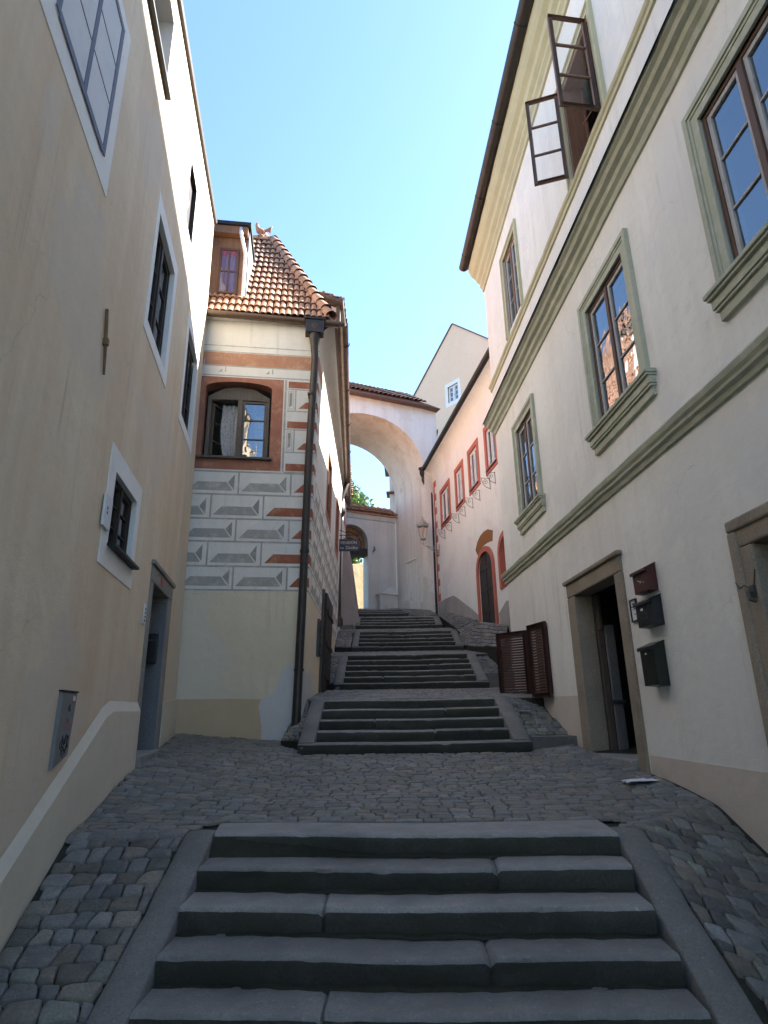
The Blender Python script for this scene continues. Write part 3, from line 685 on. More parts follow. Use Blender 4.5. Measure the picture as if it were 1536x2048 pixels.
b = MB(); b.tube([FL.pt(4.79, .02, 3.69), FL.pt(4.71, .022, 3.97), FL.pt(4.635, .02, 4.25)], [.010, .016, .014], 6); b.box(FL, 4.695, 4.735, .0, .045, 3.94, 4.0); b.build('bar', M['rust'], e)

# ================================================================== SGRAFFITO CORNER HOUSE
SH = thing('corner_house', FS.pt(1, 0, .4), 'corner house with grey and red painted block pattern and a steep tiled roof', 'house')
mb = MB()
hole = dict(u0=.06, u1=1.285, z0=5.31, z1=6.86, d=.26, rise=.13, m=1)
wall_panel(mb, FS, -.9, 2.05, -.6, 8.2, [hole], 0)
sideholes = [dict(u0=3.0, u1=4.1, z0=5.35, z1=6.8, d=.15, m=1), dict(u0=6.2, u1=7.2, z0=5.35, z1=6.8, d=.15, m=1)]
wall_panel(mb, FT, 0, 11.2, -.6, 8.2, sideholes, 0)
q = [FT.pt(11.2, 0, -.6), FT.pt(11.2, -5, -.6), FS.pt(-.9, -6, -.6), FS.pt(-.9, 0, -.6)]; t = [V((p.x, p.y, 8.2)) for p in [FT.pt(11.2, 0, 8.2), FT.pt(11.2, -5, 8.2), FS.pt(-.9, -6, 8.2), FS.pt(-.9, 0, 8.2)]]
for i in range(3): mb.poly([q[i], q[i + 1], t[i + 1], t[i]])
mb.poly([FS.pt(-.9, 0, 8.19), FS.pt(2.05, 0, 8.19), FT.pt(11.2, 0, 8.19), FT.pt(11.2, -5, 8.19), FS.pt(-.9, -6, 8.19)])
# painted decoration laid on the plaster, each a few mm proud
RZ = [2.883, 3.294, 3.733, 4.147, 4.599, 5.034]
LN = .03
def hline(F, u0, u1, z, w=LN, m=2, o=.003): mb.prism(F, rect(u0, u1, z - w / 2, z + w / 2), 0, o, m)
def vline(F, u, z0, z1, w=LN, m=2, o=.003): mb.prism(F, rect(u - w / 2, u + w / 2, z0, z1), 0, o, m)
def block(F, a, c, z0, z1, m=2, clip=None, last=False):
    h = z1 - z0; bl, br = a + .05 + rnd(-.012, .012), c - .075 + rnd(-.012, .012); z0 += rnd(-.008, .008)
    if last: mb.prism(F, [(bl, z0 + .065), (c, z0 + .065), (c, z0 + .225), (bl + .15, z0 + .225)], 0, .003, 3); return
    lo = max(bl, clip) if clip is not None else bl
    tl = max(bl + .145, lo)
    mb.prism(F, [(lo, z0 + .065), (br - .02, z0 + .065), (br - .135, z0 + .225), (tl, z0 + .225)], 0, .003, m)
    mb.prism(F, [(br - .112, z0 + .222), (br, z0 + .075), (br, z0 + h * .86)], 0, .003, 4)
def rows(F, umin, umax, corner_at_end, off):
    for i in range(5):
        z0, z1 = RZ[i], RZ[i + 1]; hline(F, umin, umax, z0); s = off + (.0 if i % 2 == 0 else .455)
        a = s - .91
        while a < umax:
            c = a + .91
            if c > umin:
                lastb = corner_at_end and c > umax - .15
                if umin < a < umax: vline(F, a, z0 + LN / 2, z1 - LN / 2)
                if lastb: block(F, a, umax, z0, z1, last=True)
                elif c < umax + .3 and c - .2 > umin: block(F, a, min(c, umax), z0, z1, clip=umin + .01)
            a = c
            if corner_at_end and a > umax - .15: break
    hline(F, umin, umax, RZ[5])
rows(FS, -.2, 2.05, True, -.14)
rows(FT, .42, 8.3, False, .42)
for i in range(5):   # red quoins wrapping the corner on the side wall
    mb.prism(FT, [(0, RZ[i] + .065), (.16 + .2 * (i % 2), RZ[i] + .065), (.08 + .2 * (i % 2), RZ[i] + .225), (0, RZ[i] + .225)], 0, .003, 3)
    vline(FT, .42, RZ[i], RZ[i + 1]); hline(FT, 0, .42, RZ[i])
# red window field, bands and quoins above
def redfield(F, u0, u1, z0, z1, hole):
    a, c = hole['u0'], hole['u1']; r = hole.get('rise', 0)
    if r:
        ar = arch_pts(a, c, hole['z1'] - r, r, 16); 
        for p, q_ in zip(ar, ar[1:]): mb.prism(F, [p, q_, (q_[0], z1), (p[0], z1)], 0, .004, 1)
    else: mb.prism(F, rect(a, c, hole['z1'], z1), 0, .004, 1)
    mb.prism(F, rect(u0, a, z0, z1), 0, .004, 1); mb.prism(F, rect(c, u1, z0, z1), 0, .004, 1); mb.prism(F, rect(a, c, z0, hole['z0']), 0, .004, 1)
redfield(FS, -.3, 1.50, 5.075, 6.95, hole)
for hh in sideholes: redfield(FT, hh['u0'] - .25, hh['u1'] + .25, 5.15, 6.95, hh)
vline(FS, 1.535, 5.06, 6.95); hline(FS, -.3, 2.05, 6.985, .02); hline(FS, 1.55, 2.05, 5.06, .02)
for z0, z1 in ((6.79, 6.925), (5.944, 6.083), (5.086, 5.228)): mb.prism(FS, rect(1.58, 2.05, z0, z1), 0, .004, 3); mb.prism(FT, rect(0, .3, z0, z1), 0, .004, 3)
for z0 in (6.36, 5.515):
    mb.prism(FS, [(1.755, z0), (2.05, z0), (2.05, z0 + .135), (1.87, z0 + .135)], 0, .004, 3); mb.prism(FT, [(0, z0), (.34, z0), (.24, z0 + .135), (0, z0 + .135)], 0, .004, 3)
    hline(FS, 1.56, 2.05, z0 - .06, .02); hline(FS, 1.56, 2.05, z0 + .40, .02); vline(FS, 1.70, z0 - .05, z0 + .39, .02)
    mb.prism(FS, [(1.60, z0 + .02), (1.645, z0 + .06), (1.645, z0 + .33), (1.60, z0 + .33)], 0, .003, 4); rect_ring(mb, FS, 1.58, 1.67, z0 - .02, z0 + .36, .008, 0, .0035, 2)
    hline(FT, 0, .45, z0 - .06, .02)
for F, u0, u1 in ((FS, -.3, 2.05), (FT, 0, 11.2)):
    mb.prism(F, rect(u0, u1, 7.206, 7.48), 0, .004, 5)
    hline(F, u0, u1, 7.50, .018); hline(F, u0, u1, 7.19, .018); hline(F, u0, u1, 7.63, .016)
for u in (.40, 1.28): vline(FS, u, 7.06, 7.17, .022); mb.prism(FS, [(u - .13, 7.06), (u - .06, 7.06), (u - .06, 7.13)], 0, .003, 2)
# lower plaster, brown base and repair patch
mb.prism(FS, rect(-.9, 2.05, -.6, 2.86), 0, .0025, 6); mb.prism(FT, rect(0, 8.3, -.6, 2.86), 0, .0025, 6)
mb.prism(FS, [(-.9, -.6), (1.38, -.6), (1.36, .7), (1.30, 1.0), (1.34, 1.10), (.9, 1.115), (-.9, 1.12)], 0, .005, 7)
mb.prism(FS, [(1.385, -.6), (2.05, -.6), (2.05, 1.58), (1.80, 1.645), (1.70, 1.60), (1.62, 1.45), (1.56, 1.22), (1.44, 1.13), (1.345, 1.105), (1.306, 1.0), (1.366, .7)], 0, .006, 8)
mb.prism(FT, [(0, -.6), (1.5, -.6), (1.5, 1.3), (.9, 1.6), (.4, 1.5), (0, 1.6)], 0, .006, 8)
mb.build('wall', [M['s_white'], M['red2'], M['grey'], M['red'], M['grey2'], M['orange'], M['s_low'], M['s_band'], M['s_patch']], SH)
# arched window with one sash open and lace curtain
f = MB(); o = -.15
ring(f, FS, [(.10, 5.31), (.10, 6.62), (.40, 6.80), (.67, 6.84), (.95, 6.80), (1.245, 6.62), (1.245, 5.31)], [(.17, 5.37), (.17, 6.54), (.40, 6.555), (.67, 6.56), (.95, 6.555), (1.19, 6.54), (1.19, 5.37)], o - .12, o)
f.box(FS, .655, .745, o - .11, o + .015, 5.37, 6.55)
w = f.build('window', M['greybrown'], SH, bevel=.006)
s = MB(); rect_ring(s, FS, .745, 1.19, 5.37, 6.54, .04, o - .06, o - .015)
for k in (1, 2): s.box(FS, .78, 1.16, o - .05, o - .02, 5.37 + .39 * k - .012, 5.37 + .39 * k + .012)
s.build('sash', M['greybrown'], w)
g = MB(); g.flat(FS, rect(.77, 1.17, 5.39, 6.52), o - .037); g.build('pane', M['glass'], w)
O = FS.pt(.19, o - .07, 0); F2 = Frame((O.x, O.y), 82 - 62, 1)
s = MB(); rect_ring(s, F2, 0, .44, 5.37, 6.5, .04, -.02, .02)
for k in (1, 2): s.box(F2, .03, .41, -.014, .014, 5.37 + .38 * k - .012, 5.37 + .38 * k + .012)
s.build('sash', M['greybrown'], w); g = MB(); g.flat(F2, rect(.03, .41, 5.4, 6.47), 0); g.build('pane', M['glass2'], w)
curtain(FS, w, .3, .66, 5.36, 6.52, -.33, 'lace', .02, 40, lambda t: (.44 - .12 * math.sin(min(1, t * 1.4) * math.pi * .6) + .03 * (t), .67))
curtain(FS, w, .95, 1.24, 5.36, 6.55, -.40, 'net', .02, 30, lambda t: (1.02 - .10 * t, 1.24))
b = MB(); b.box(FS, -.02, 1.335, -.2, .075, 5.268, 5.312); b.build('sill', M['greybrown'], w, bevel=.006)
for hh in sideholes: casement(FT, SH, hh['u0'], hh['u1'], hh['z0'], hh['z1'], -.06, rows=3, frame='brown', sash='brown')
b = MB(); b.box(FT, 1.9, 2.32, 0, .05, 1.96, 2.68)
for k in range(4): b.tube([FT.pt(1.95 + .1 * k, .075, 1.98), FT.pt(1.95 + .1 * k, .075, 2.66)], .010, 6)
for k in range(4): b.tube([FT.pt(1.9, .075, 2.08 + .16 * k), FT.pt(2.32, .075, 2.08 + .16 * k)], .010, 6)
b.build('grille_window', M['iron'], SH)
d = MB(); d.box(FT, 2.75, 4.7, 0, .05, 1.1, 3.45)
dd = d.build('doorway', M['greybrown'], SH, bevel=.01)
b = MB(); b.box(FT, 2.85, 4.6, .05, .11, 1.2, 3.38)
for z in (1.6, 2.3, 3.0): b.box(FT, 2.95, 4.72, .11, .135, z - .05, z + .05)
b.build('door', M['ebony'], dd, bevel=.01)
b = MB(); b.tube([FS.pt(.0 - .02 * k + .01 * math.sin(k * 1.7), .012, 7.3 - .22 * k) for k in range(11)], .006, 5); b.build('cable', M['white'], SH)
# roof: front slope, right slope, back, tiles
tp = math.tan(R_(58)); Z0 = 8.25
def rp(u, v): return FS.P + FS.d * u - FS.o * v
def RZv(v): return Z0 + (v + .15) * tp
def r3(u, v, z): p = rp(u, v); return V((p.x, p.y, z))
hipA, hipB = r3(2.36, -.15, Z0), r3(1.0, 2.3, RZv(2.3))
zr = RZv(2.3); gE = V((-1.50, 21.4, Z0)); rE = V((hipB.x - .35, 21.4, zr)); wA = r3(-1.6, -.15, Z0); wB = r3(-1.6, 2.3, zr); sideA = V((-.80, 10.75, Z0))
b = MB(); b.poly([wA, hipA, hipB, wB]); b.poly([hipA, sideA, hipB]); b.poly([sideA, gE, rE, hipB]); b.poly([wB, hipB, rE, V((-7, 21.4, Z0)), V((-6.5, 12, Z0))])
b.poly([gE, V((-7, 21.4, Z0)), rE]); b.poly([wA, wB, V((-6.5, 12, Z0))]); b.poly([V((p.x, p.y, Z0 - .02)) for p in (wA, hipA, sideA, gE, V((-7, 21.4, 0)), V((-6.5, 12, 0)))])
q0, q1 = V((-1.42, 14.0, 8.7)), V((-1.65, 24.0, 8.7)); t0, t1 = V((-4.9, 16.6, 15.4)), V((-5.1, 23.6, 15.4))
b.poly([q0, q1, t1, t0]); b.poly([q0, t0, V((-8, 15, 8.7))]); b.poly([t0, t1, V((-8.5, 24, 8.7)), V((-8, 15, 8.7))]); b.poly([q1, V((-8.5, 24, 8.7)), t1])
rf = b.build('roof', M['tileold'], SH, attr=True)
Sv = (r3(0, 1, 0) - r3(0, 0, 0)) * math.cos(R_(58)) + V((0, 0, math.sin(R_(58)))); Nv = FS.d.cross(Sv).normalized()
if Nv.dot(FS.o) < 0: Nv = -Nv
Ls = (2.3 + .15) / math.cos(R_(58))
def keep(u, s):
    v = s * math.cos(R_(58)) - .15; uu = u - .75
    if uu > 2.36 - (v + .15) * (1.36 / 2.45) + .05: return False
    return not (uu < .66 and .28 < v < 1.15)
b = MB(); tiles(b, r3(-.75, -.16, Z0 + .0), FS.d, Sv, Nv, 3.4, Ls, .124, .325, keep)
b.build('front_tiles', M['tile'], rf, attr=True, smooth=True)
# right slope tiles (seen along the hip and in window reflections)
Sd = (hipB - sideA); ax = V((-.03, 1, 0)).normalized(); Sd = (Sd - ax * Sd.dot(ax)); Lr = Sd.length; Sd.normalize(); Nr = ax.cross(Sd).normalized()
if Nr.x < 0: Nr = -Nr
b = MB(); tiles(b, sideA + V((-.10, 0, .02)), ax, Sd, Nr, 10.6, Lr, .20, .36, lambda u, s: u > .3 + 2.2 * s / Lr - .5)
b.build('side_tiles', M['tile'], rf, attr=True, smooth=True)
aq = (q1 - q0).normalized(); Sq = t0 - q0; Sq = Sq - aq * Sq.dot(aq); Lq = Sq.length; Sq.normalize(); Nq = aq.cross(Sq).normalized(); Nq = Nq if Nq.x > 0 else -Nq; k0q = (t0 - q0).dot(aq)
b = MB(); tiles(b, q0, aq, Sq, Nq, 9.9, Lq, .21, .36, lambda u, s: u > k0q * s / Lq - .1)
b.build('back_tiles', M['tile'], rf, attr=True, smooth=True)
b = MB(); ridge_tiles(b, hipA + V((.0, 0, .06)), hipB + V((0, 0, .06)), .115, .34, V((.5, -.5, .7))); ridge_tiles(b, hipB, wB, .11, .36, V((0, 0, 1))); ridge_tiles(b, hipB, rE, .11, .36, V((0, 0, 1)))
b.build('ridge_tiles', M['tile'], rf, attr=True, smooth=True)
# dormer on the front slope
d = MB(); v0 = .22
d.box(FS, -.3, .63, -1.2, -v0, 8.72, 10.52); dm = d.build('dormer', M['brownpale'], SH, bevel=.005)
f = MB(); rect_ring(f, FS, .08, .475, 8.97, 10.08, .045, -v0, -v0 + .035); f.box(FS, .265, .29, -v0, -v0 + .03, 9.0, 10.05); f.box(FS, .1, .45, -v0, -v0 + .028, 9.5, 9.525)
f.build('dormer_window', M['brown'], dm)
g = MB(); g.flat(FS, rect(.1, .46, 9.0, 10.06), -v0 + .016); g.build('pane', M['glass2'], dm)
curtain(FS, dm, .1, .46, 9.0, 9.93, -v0 + .008, 'purple', .005, 60); curtain(FS, dm, .1, .46, 9.88, 10.05, -v0 + .010, 'pink', .004, 50)
c = MB()   # zinc cheek on the right
c.extr([FS.pt(.632, -v, z) for v, z in ((v0 - .02, 8.70), (v0 - .02, 10.56), (1.28, 10.62), (1.28, 10.50))], FS.d * .03); c.extr([FS.pt(.664, -v, z) for v, z in ((.52, 9.2), (.53, 9.2), (.53, 10.2), (.52, 10.2))], FS.d * .01); c.build('cheek', M['steel'], dm)
c = MB(); c.extr([FS.pt(-.4, -v, z) for v, z in ((.02, 10.55), (1.36, 10.67), (1.36, 10.74), (.02, 10.63))], FS.d * 1.10); c.build('dormer_roof', M['black'], dm)
c = MB(); c.box(FS, -.35, .64, -.20, -.06, 10.36, 10.545); c.build('dormer_soffit', M['brownpale'], dm)
c = MB(); c.tube([FS.pt(*p) for p in ((.50, -.06, 10.50), (.505, -.04, 10.36), (.55, -.10, 10.15), (.60, -.17, 9.95), (.60, -.18, 9.5), (.60, -.19, 9.0), (.60, -.20, 8.84))], .036, 12); c.build('dormer_pipe', M['zinc'], dm, smooth=True)
c = MB(); c.box(FS, -.3, .60, -.24, -.17, 8.66, 8.74); c.build('dormer_flashing', M['zinc'], dm)
# side dormer further back, its tiled roof poking over the gutter
d = MB(); d.extr([V(p) for p in ((-2.2, 12.2, 9.3), (-1.0, 12.2, 8.4), (-1.0, 12.2, 9.84), (-2.2, 12.2, 10.3))], (0, .8, 0)); sd = d.build('dormer', M['s_white'], SH)
d = MB(); d.extr([V(p) for p in ((-2.5, 11.95, 10.45), (-.86, 11.95, 9.80), (-.86, 11.95, 9.88), (-2.5, 11.95, 10.54))], (0, 1.2, 0)); d.box(FW, -1.03, -.94, -12.3, -12.1, 8.5, 9.86); d.build('dormer_roof', M['greybrown'], sd)
d = MB(); sv = V((-1.78, 0, .62)).normalized(); tiles(d, V((-.86, 11.95, 9.88)), V((0, 1, 0)), sv, V((.33, 0, .94)), 1.2, 1.9, .2, .34); 
for k in range(9): d.tube([V((-.90 - .2 * k, 11.93, 9.92 + .078 * k)), V((-.90 - .2 * k, 12.3, 9.92 + .078 * k))], .045, 8)
d.build('dormer_tiles', M['tileold'], sd, attr=True, smooth=True)
# gutters and downpipes
def halfpipe(b, A, Bp, r, n=8):
    A, Bp = V(A), V(Bp); d = (Bp - A).normalized(); x = d.cross(V((0, 0, 1))).normalized(); P = []
    prof = [(math.cos(a) * r, -math.sin(a) * r) for a in [math.pi * k / n for k in range(n + 1)]]; prof += [(p[0] * .88, p[1] * .88 + .004) for p in prof[::-1]]
    m = len(prof)
    for p in (A, Bp): P += [p + x * a + V((0, 0, c)) for a, c in prof]
    b.add(P, [[i, (i + 1) % m, m + (i + 1) % m, m + i] for i in range(m)] + [list(range(m)), [m + i for i in range(m)]])
GA, GB, GC = FS.pt(-.3, .22, 8.22), V((-.74, 10.52, 8.22)), V((-1.30, 21.4, 8.22))
b = MB(); halfpipe(b, GA, GB, .085); halfpipe(b, GB + V((-.02, -.06, 0)), GC, .11)
for k in range(6):
    p = GB.lerp(GC, .06 + .17 * k); halfpipe(b, p, p + (GC - GB).normalized() * .03, .119)
b.build('gutter', M['copper'], SH, smooth=True, ang=50)
b = MB()   # plastered cove between wall and gutter
b.poly([FS.pt(-.9, .02, 8.18), FS.pt(2.05, .02, 8.18), V((-.86, 10.58, 8.235)), FS.pt(-.9, .16, 8.235)])
n = 6; P = []
for k in range(2):
    A_, E_ = (FT.pt(0, .0, 7.86), V((-.86, 10.58, 8.24))) if k == 0 else (FT.pt(10.9, .0, 7.86), V((-1.42, 21.4, 8.24)))
    for i in range(n + 1):
        a = math.pi / 2 * i / n; P.append(V((A_.x + (E_.x - A_.x) * (1 - math.cos(a)), A_.y + (E_.y - A_.y) * (1 - math.cos(a)), A_.z + (E_.z - A_.z) * math.sin(a))))
b.add(P, [[i, i + 1, n + 2 + i, n + 1 + i] for i in range(n)]); b.build('soffit', M['s_white'], SH, smooth=True)
b = MB(); b.box(FS, 1.81, 2.10, .10, .32, 7.86, 8.14); b.box(FS, 1.785, 2.125, .08, .345, 8.14, 8.18)
hd = MB(); rh = b.build('rain_head', M['gutter'], SH, bevel=.01)
b = MB()   # small cast ornament of scrolls on the rain head
for sx in (-1, 1): b.tube([FS.pt(1.955 + sx * (.015 + .035 * k / 6 + .012 * math.sin(k)), .325, 7.93 + .10 * math.sin(k / 6 * 2.6)) for k in range(7)], .006, 5)
b.tube([FS.pt(1.955, .325, 7.91), FS.pt(1.955, .325, 8.07)], .006, 5); b.build('ornament', M['rust'], rh)
b = MB(); b.tube([FS.pt(*p) for p in ((1.955, .20, 7.88), (1.957, .20, 7.78), (1.962, .19, 7.62), (1.985, .15, 7.35), (1.98, .14, 7.0), (1.958, .14, 5.4), (1.962, .14, 2.7), (1.955, .14, .95), (1.95, .14, .40))], [.11, .10, .075, .07, .07, .07, .07, .072, .08], 14)
for z in (1.55, 3.55, 6.6):
    b.box(FS, 1.90, 2.02, -.01, .08, z - .02, z + .02); b.lathe(FS.pt(1.96, .14, z), [(.082, -.022), (.082, .022)], 14)
b.build('downpipe', M['gutter'], SH, smooth=True, ang=40)
b = MB(); x, y = -1.47, 19.0; b.tube([(x, y, 3.45), (x, y, 6.85)], .105, 12); b.lathe((x, y, 6.85), [(.11, 0), (.14, .05), (.22, .18), (.22, .42), (.16, .5)], 12); b.tube([(x, y, 7.3), (x + .1, y, 7.6), (-1.2, y + .2, 8.15)], .09, 10); b.lathe((x, y, 3.4), [(.16, 0), (.17, .2), (.12, .3)], 12)
b.build('downpipe', M['gutter'], SH, smooth=True, ang=40)
# rooster on the ridge
e = thing('rooster_figure', r3(.66, 2.3, zr + .1), 'terracotta rooster figure on the ridge of the steep tiled roof', 'roof ornament')
c0 = r3(.70, 2.3, zr + .08); ux = FS.d
b = MB(); b.lathe(c0, [(.10, 0), (.10, .06), (.05, .10), (.045, .17)], 10)
b.tube([c0 + ux * a + V((0, 0, z)) for a, z in ((.10, .22), (.03, .20), (-.06, .24), (-.10, .33), (-.105, .41), (-.10, .45))], [.05, .085, .08, .05, .04, .02], 10)
b.tube([c0 + ux * a + V((0, 0, z)) for a, z in ((-.11, .42), (-.165, .40))], [.02, .006], 6)
for k in range(4): b.tube([c0 + ux * a + V((0, 0, z)) for a, z in ((.08, .23), (.15 + .02 * k, .25 + .03 * k), (.20 + .02 * k, .24 + .05 * k), (.24, .17 + .05 * k))], [.03, .025, .022, .008], 6)
for k in range(3): b.lathe(c0 + ux * (-.13 + .025 * k) + V((0, 0, .45)), [(.016, 0), (.016, .02), (.004, .045)], 6)
b.build('figure', M['terra'], e, smooth=True)
# ================================================================== GROUND
def sm(t): t = max(0, min(1, t)); return t * t * (3 - 2 * t)
def xl(y): return -1.65 - .1666 * y
def xr(y): return 3.3 - .0542 * y
def brk(x):
    if x < -1.4: return 5.32
    if x < 1.8: return 5.2
    return 5.2 + (x - 1.8) * .80
def landing(x, y):
    z = .087 * (y - 5.72) if y > 5.72 else .01 * (y - 5.72)
    if x < -1.2: z += .10 * (-1.2 - x) * sm((y - 5.0) / 2.2)
    if x > 2.0: z += .07 * (x - 2.0) * sm((y - 5.6) / 1.5)
    return z
def g(x, y):
    b = brk(x)
    if y >= b: z = landing(x, y)
    else: z = landing(x, b) - .43 * (b - y)
    return max(z, -.92)
FL1 = [((-1.345, 5.289), (1.675, 5.024)), ((-1.350, 4.895), (1.63, 4.692)), ((-1.345, 4.506), (1.615, 4.348)), ((-1.345, 4.152), (1.605, 4.025)), ((-1.35, 3.812), (1.59, 3.71)), ((-1.35, 3.46), (1.58, 3.39))]
b = MB(); nx, ny = 60, 90
for j in range(ny + 1):
    for i in range(nx + 1):
        x = -4.2 + 8.2 * i / nx; y = -6 + 17.5 * j / ny; z = g(x, y) - .03
        if -1.5 < x < 1.8 and y < 5.12: z = min(z, (-.43 * (5.5 - y)) - .12 if y > 3.2 else -.95)
        z = max(z, -.95)
        if y > 9.2 and -1.45 < x < 2.9: z = min(z, .30)
        b.v.append(V((x, y, z)))
for j in range(ny):
    for i in range(nx):
        a = j * (nx + 1) + i; b.f.append([a, a + 1, a + nx + 2, a + nx + 1]); b.m.append(0); b.c.append(1)
struct(b.build('joint_soil', M['soil'], smooth=True))
b = MB(); b.poly([(-400, -400, -1.3), (400, -400, -1.3), (400, 400, -1.3), (-400, 400, -1.3)]); struct(b.build('ground', M['ground']))

def stone_at(b, poly, zf, c, dome=.016, sink=.03, rc=.16):
    """one cobble: poly = corner points (x,y); zf(x,y,h) -> surface point"""
    cx = sum(p[0] for p in poly) / len(poly); cy = sum(p[1] for p in poly) / len(poly)
    n = len(poly); out = []
    for i in range(n):   # knock the corners off and bow the sides a little
        p, q, r = poly[i - 1], poly[i], poly[(i + 1) % n]
        rr = rc * rnd(.6, 1.5)
        for t, o, k in ((.5, p, rnd(.97, 1.06)), (rr, p, 1.0), (rr * .35, p, .96), (rr * .35, r, .96), (rr, r, 1.0)):
            x = q[0] + (o[0] - q[0]) * t; y = q[1] + (o[1] - q[1]) * t
            out.append((cx + (x - cx) * k, cy + (y - cy) * k))
    m = len(out); P = []; tx, ty = rnd(-.06, .06), rnd(-.06, .06); dz = rnd(-.006, .006) * dome / .012
    for (k, h) in ((1.03, -sink), (1.0, -.35 * dome), (.93, dome * .35), (.80, dome * .8), (.5, dome)):
        for x, y in out:
            X, Y = cx + (x - cx) * k, cy + (y - cy) * k
            P.append(zf(X, Y, h + dz + ((X - cx) * tx + (Y - cy) * ty) * min(1, dome / .01) + rnd(-.001, .001) + dome * .35 * mn.noise((X * 22, Y * 22, 3.7))))
    P.append(zf(cx, cy, dome + dz))
    fs = [[r * m + i, r * m + (i + 1) % m, (r + 1) * m + (i + 1) % m, (r + 1) * m + i] for r in range(4) for i in range(m)]
    fs += [[4 * m + i, 4 * m + (i + 1) % m, 5 * m] for i in range(m)]
    b.add(P, fs, 0, c)
def area(q): return abs(sum(q[i][0] * q[(i + 1) % 4][1] - q[(i + 1) % 4][0] * q[i][1] for i in range(4))) / 2
def cobble_field(b, inside, zf, x0, x1, y0, y1, sx, sy, ang=0, gap=.008, jit=.22, dome=.012, clamp=None, cl=.68, ch=1.2, sink=.03, rc=.16, wave=.0):
    ca, sa = math.cos(ang), math.sin(ang); nr = int((y1 - y0) / sy) + 1
    edges = [y0 + sy * (j + rnd(-.10, .10)) for j in range(nr + 1)]
    ew = lambda x, j: edges[j] + .10 * sy * math.sin(x * 4.3 + j * 1.9) + .07 * sy * math.sin(x * 9.1 + j * 2.7) + wave * math.sin(x * .9 + 1)
    for j in range(nr):
        x = x0 - rnd(0, sx); jl = rnd(-1, 1) * jit * sx * .3
        while x < x1 + sx:
            w = sx * rnd(.66, 1.42); jr = rnd(-1, 1) * jit * sx * .3
            q = [(x + gap + jl, ew(x, j) + gap), (x + w - gap + jr, ew(x + w, j) + gap), (x + w - gap - jr, ew(x + w, j + 1) - gap), (x + gap - jl, ew(x, j + 1) - gap)]
            q = [(p[0] * ca - p[1] * sa, p[0] * sa + p[1] * ca) for p in q]; a0 = area(q)
            if clamp: q = [clamp(*p) for p in q]
            mx, my = sum(p[0] for p in q) / 4, sum(p[1] for p in q) / 4
            es = [math.hypot(q[i][0] - q[i - 1][0], q[i][1] - q[i - 1][1]) for i in range(4)]
            if area(q) > .25 * a0 and min(es) > .3 * sy and inside(mx, my):
                c = rnd(cl, ch)
                if random.random() < .06: c *= 1.25
                hw = random.random(); c = (c * 1.07, c * 1.0, c * .88) if hw < .28 else ((c * .95, c * .99, c * 1.03) if hw < .42 else ((c * .97, c * 1.02, c * .92) if hw < .6 else c))
                stone_at(b, q, zf, c, dome * rnd(.7, 1.3), sink, rc)
            x += w; jl = jr
b = MB()
zf0 = lambda x, y, h: V((x, y, g(x, y) + h))
def in_land(x, y):
    if not (xl(y) + .05 < x < xr(y) - .04): return False
    if y < 5.742 - .046 * (x + 1.4) and -1.40 < x < 1.72: return False
    if y < brk(x) - .045: return False
    if y > 9.30 and -1.32 < x < 2.08: return False
    if x < -1.3 and y > 10.25 + (x + 3.36) * .139 - .02: return False
    if y > 10.0 and x > 0: return False
    return True
def clampx(x, y): return (max(xl(y) + .06, min(xr(y) - .08, x)), max(y, 5.742 - .046 * (x + 1.4)) if (-1.42 < x < 1.74 and y < 6.2) else y)
cobble_field(b, in_land, zf0, -4, 4, 4.6, 10.9, .17, .115, -.02, .005, .24, .0075, clampx, .76, 1.16, .016, .10)
def in_ramp(x, y):
    if y >= brk(x) + .03: return False
    return x < -1.58 or x > 1.90
def clampr(x, y):
    if x < 0: x = max(xl(y) + .06, min(x, -1.585))
    else: x = min(xr(y) - .08, max(x, 1.915))
    return x, y
cobble_field(b, in_ramp, zf0, -4, 4, 1.0, 6.6, .155, .120, .03, .0065, .36, .009, clampr, .55, 1.2, .03, .15)
zl = lambda x, y, h: V((x, y, -.92 + h))
cobble_field(b, lambda x, y: xl(y) + .05 < x < xr(y) - .05 and y < (3.35 if -1.6 < x < 1.9 else 2.3), zl, -4, 4, -5, 3.5, .2, .15)
struct(b.build('cobblestone_paving', M['cobble'], smooth=True, attr=True))

def patch(b, bs, p00, p10, p11, p01, sx=.17, sy=.125, dome=.009):
    """cobbled strip on a bilinear surface between four corners"""
    p00, p10, p11, p01 = map(V, (p00, p10, p11, p01))
    L = ((p10 - p00).length + (p11 - p01).length) / 2; W = ((p01 - p00).length + (p11 - p10).length) / 2
    nn = (p10 - p00).cross(p01 - p00).normalized()
    if nn.z < 0: nn = -nn
    def S(x, y, h):
        s, t = x / L, y / W; return (p00 * (1 - s) + p10 * s) * (1 - t) + (p01 * (1 - s) + p11 * s) * t + nn * h
    cobble_field(b, lambda x, y: 0 < x < L and 0 < y < W, S, 0, L, 0, W, sx, sy, 0, .006, .35, dome, lambda x, y: (max(.005, min(L - .005, x)), max(.005, min(W - .005, y))), .75, 1.25)
    G = [S(L * i / 6, W * j / 6, -.03) for j in range(7) for i in range(7)]
    bs.add(G, [[j * 7 + i, j * 7 + i + 1, j * 7 + i + 8, j * 7 + i + 7] for j in range(6) for i in range(6)])
    vs = [p00 - nn * .02, p10 - nn * .02, p11 - nn * .02, p01 - nn * .02]; lo = [V((p.x, p.y, p.z - 2.5)) for p in vs]
    for i in range(4): bs.poly([vs[i], vs[(i + 1) % 4], lo[(i + 1) % 4], lo[i]])
b = MB(); bs = MB()
def R2x(y): return 1.96 + .1584 * (22.96 - y)
patch(b, bs, (2.06, 9.92, .50), (2.78, 9.92, .50), (2.70, 11.5, 1.05), (2.06, 10.95, 1.09))              # right of second flight
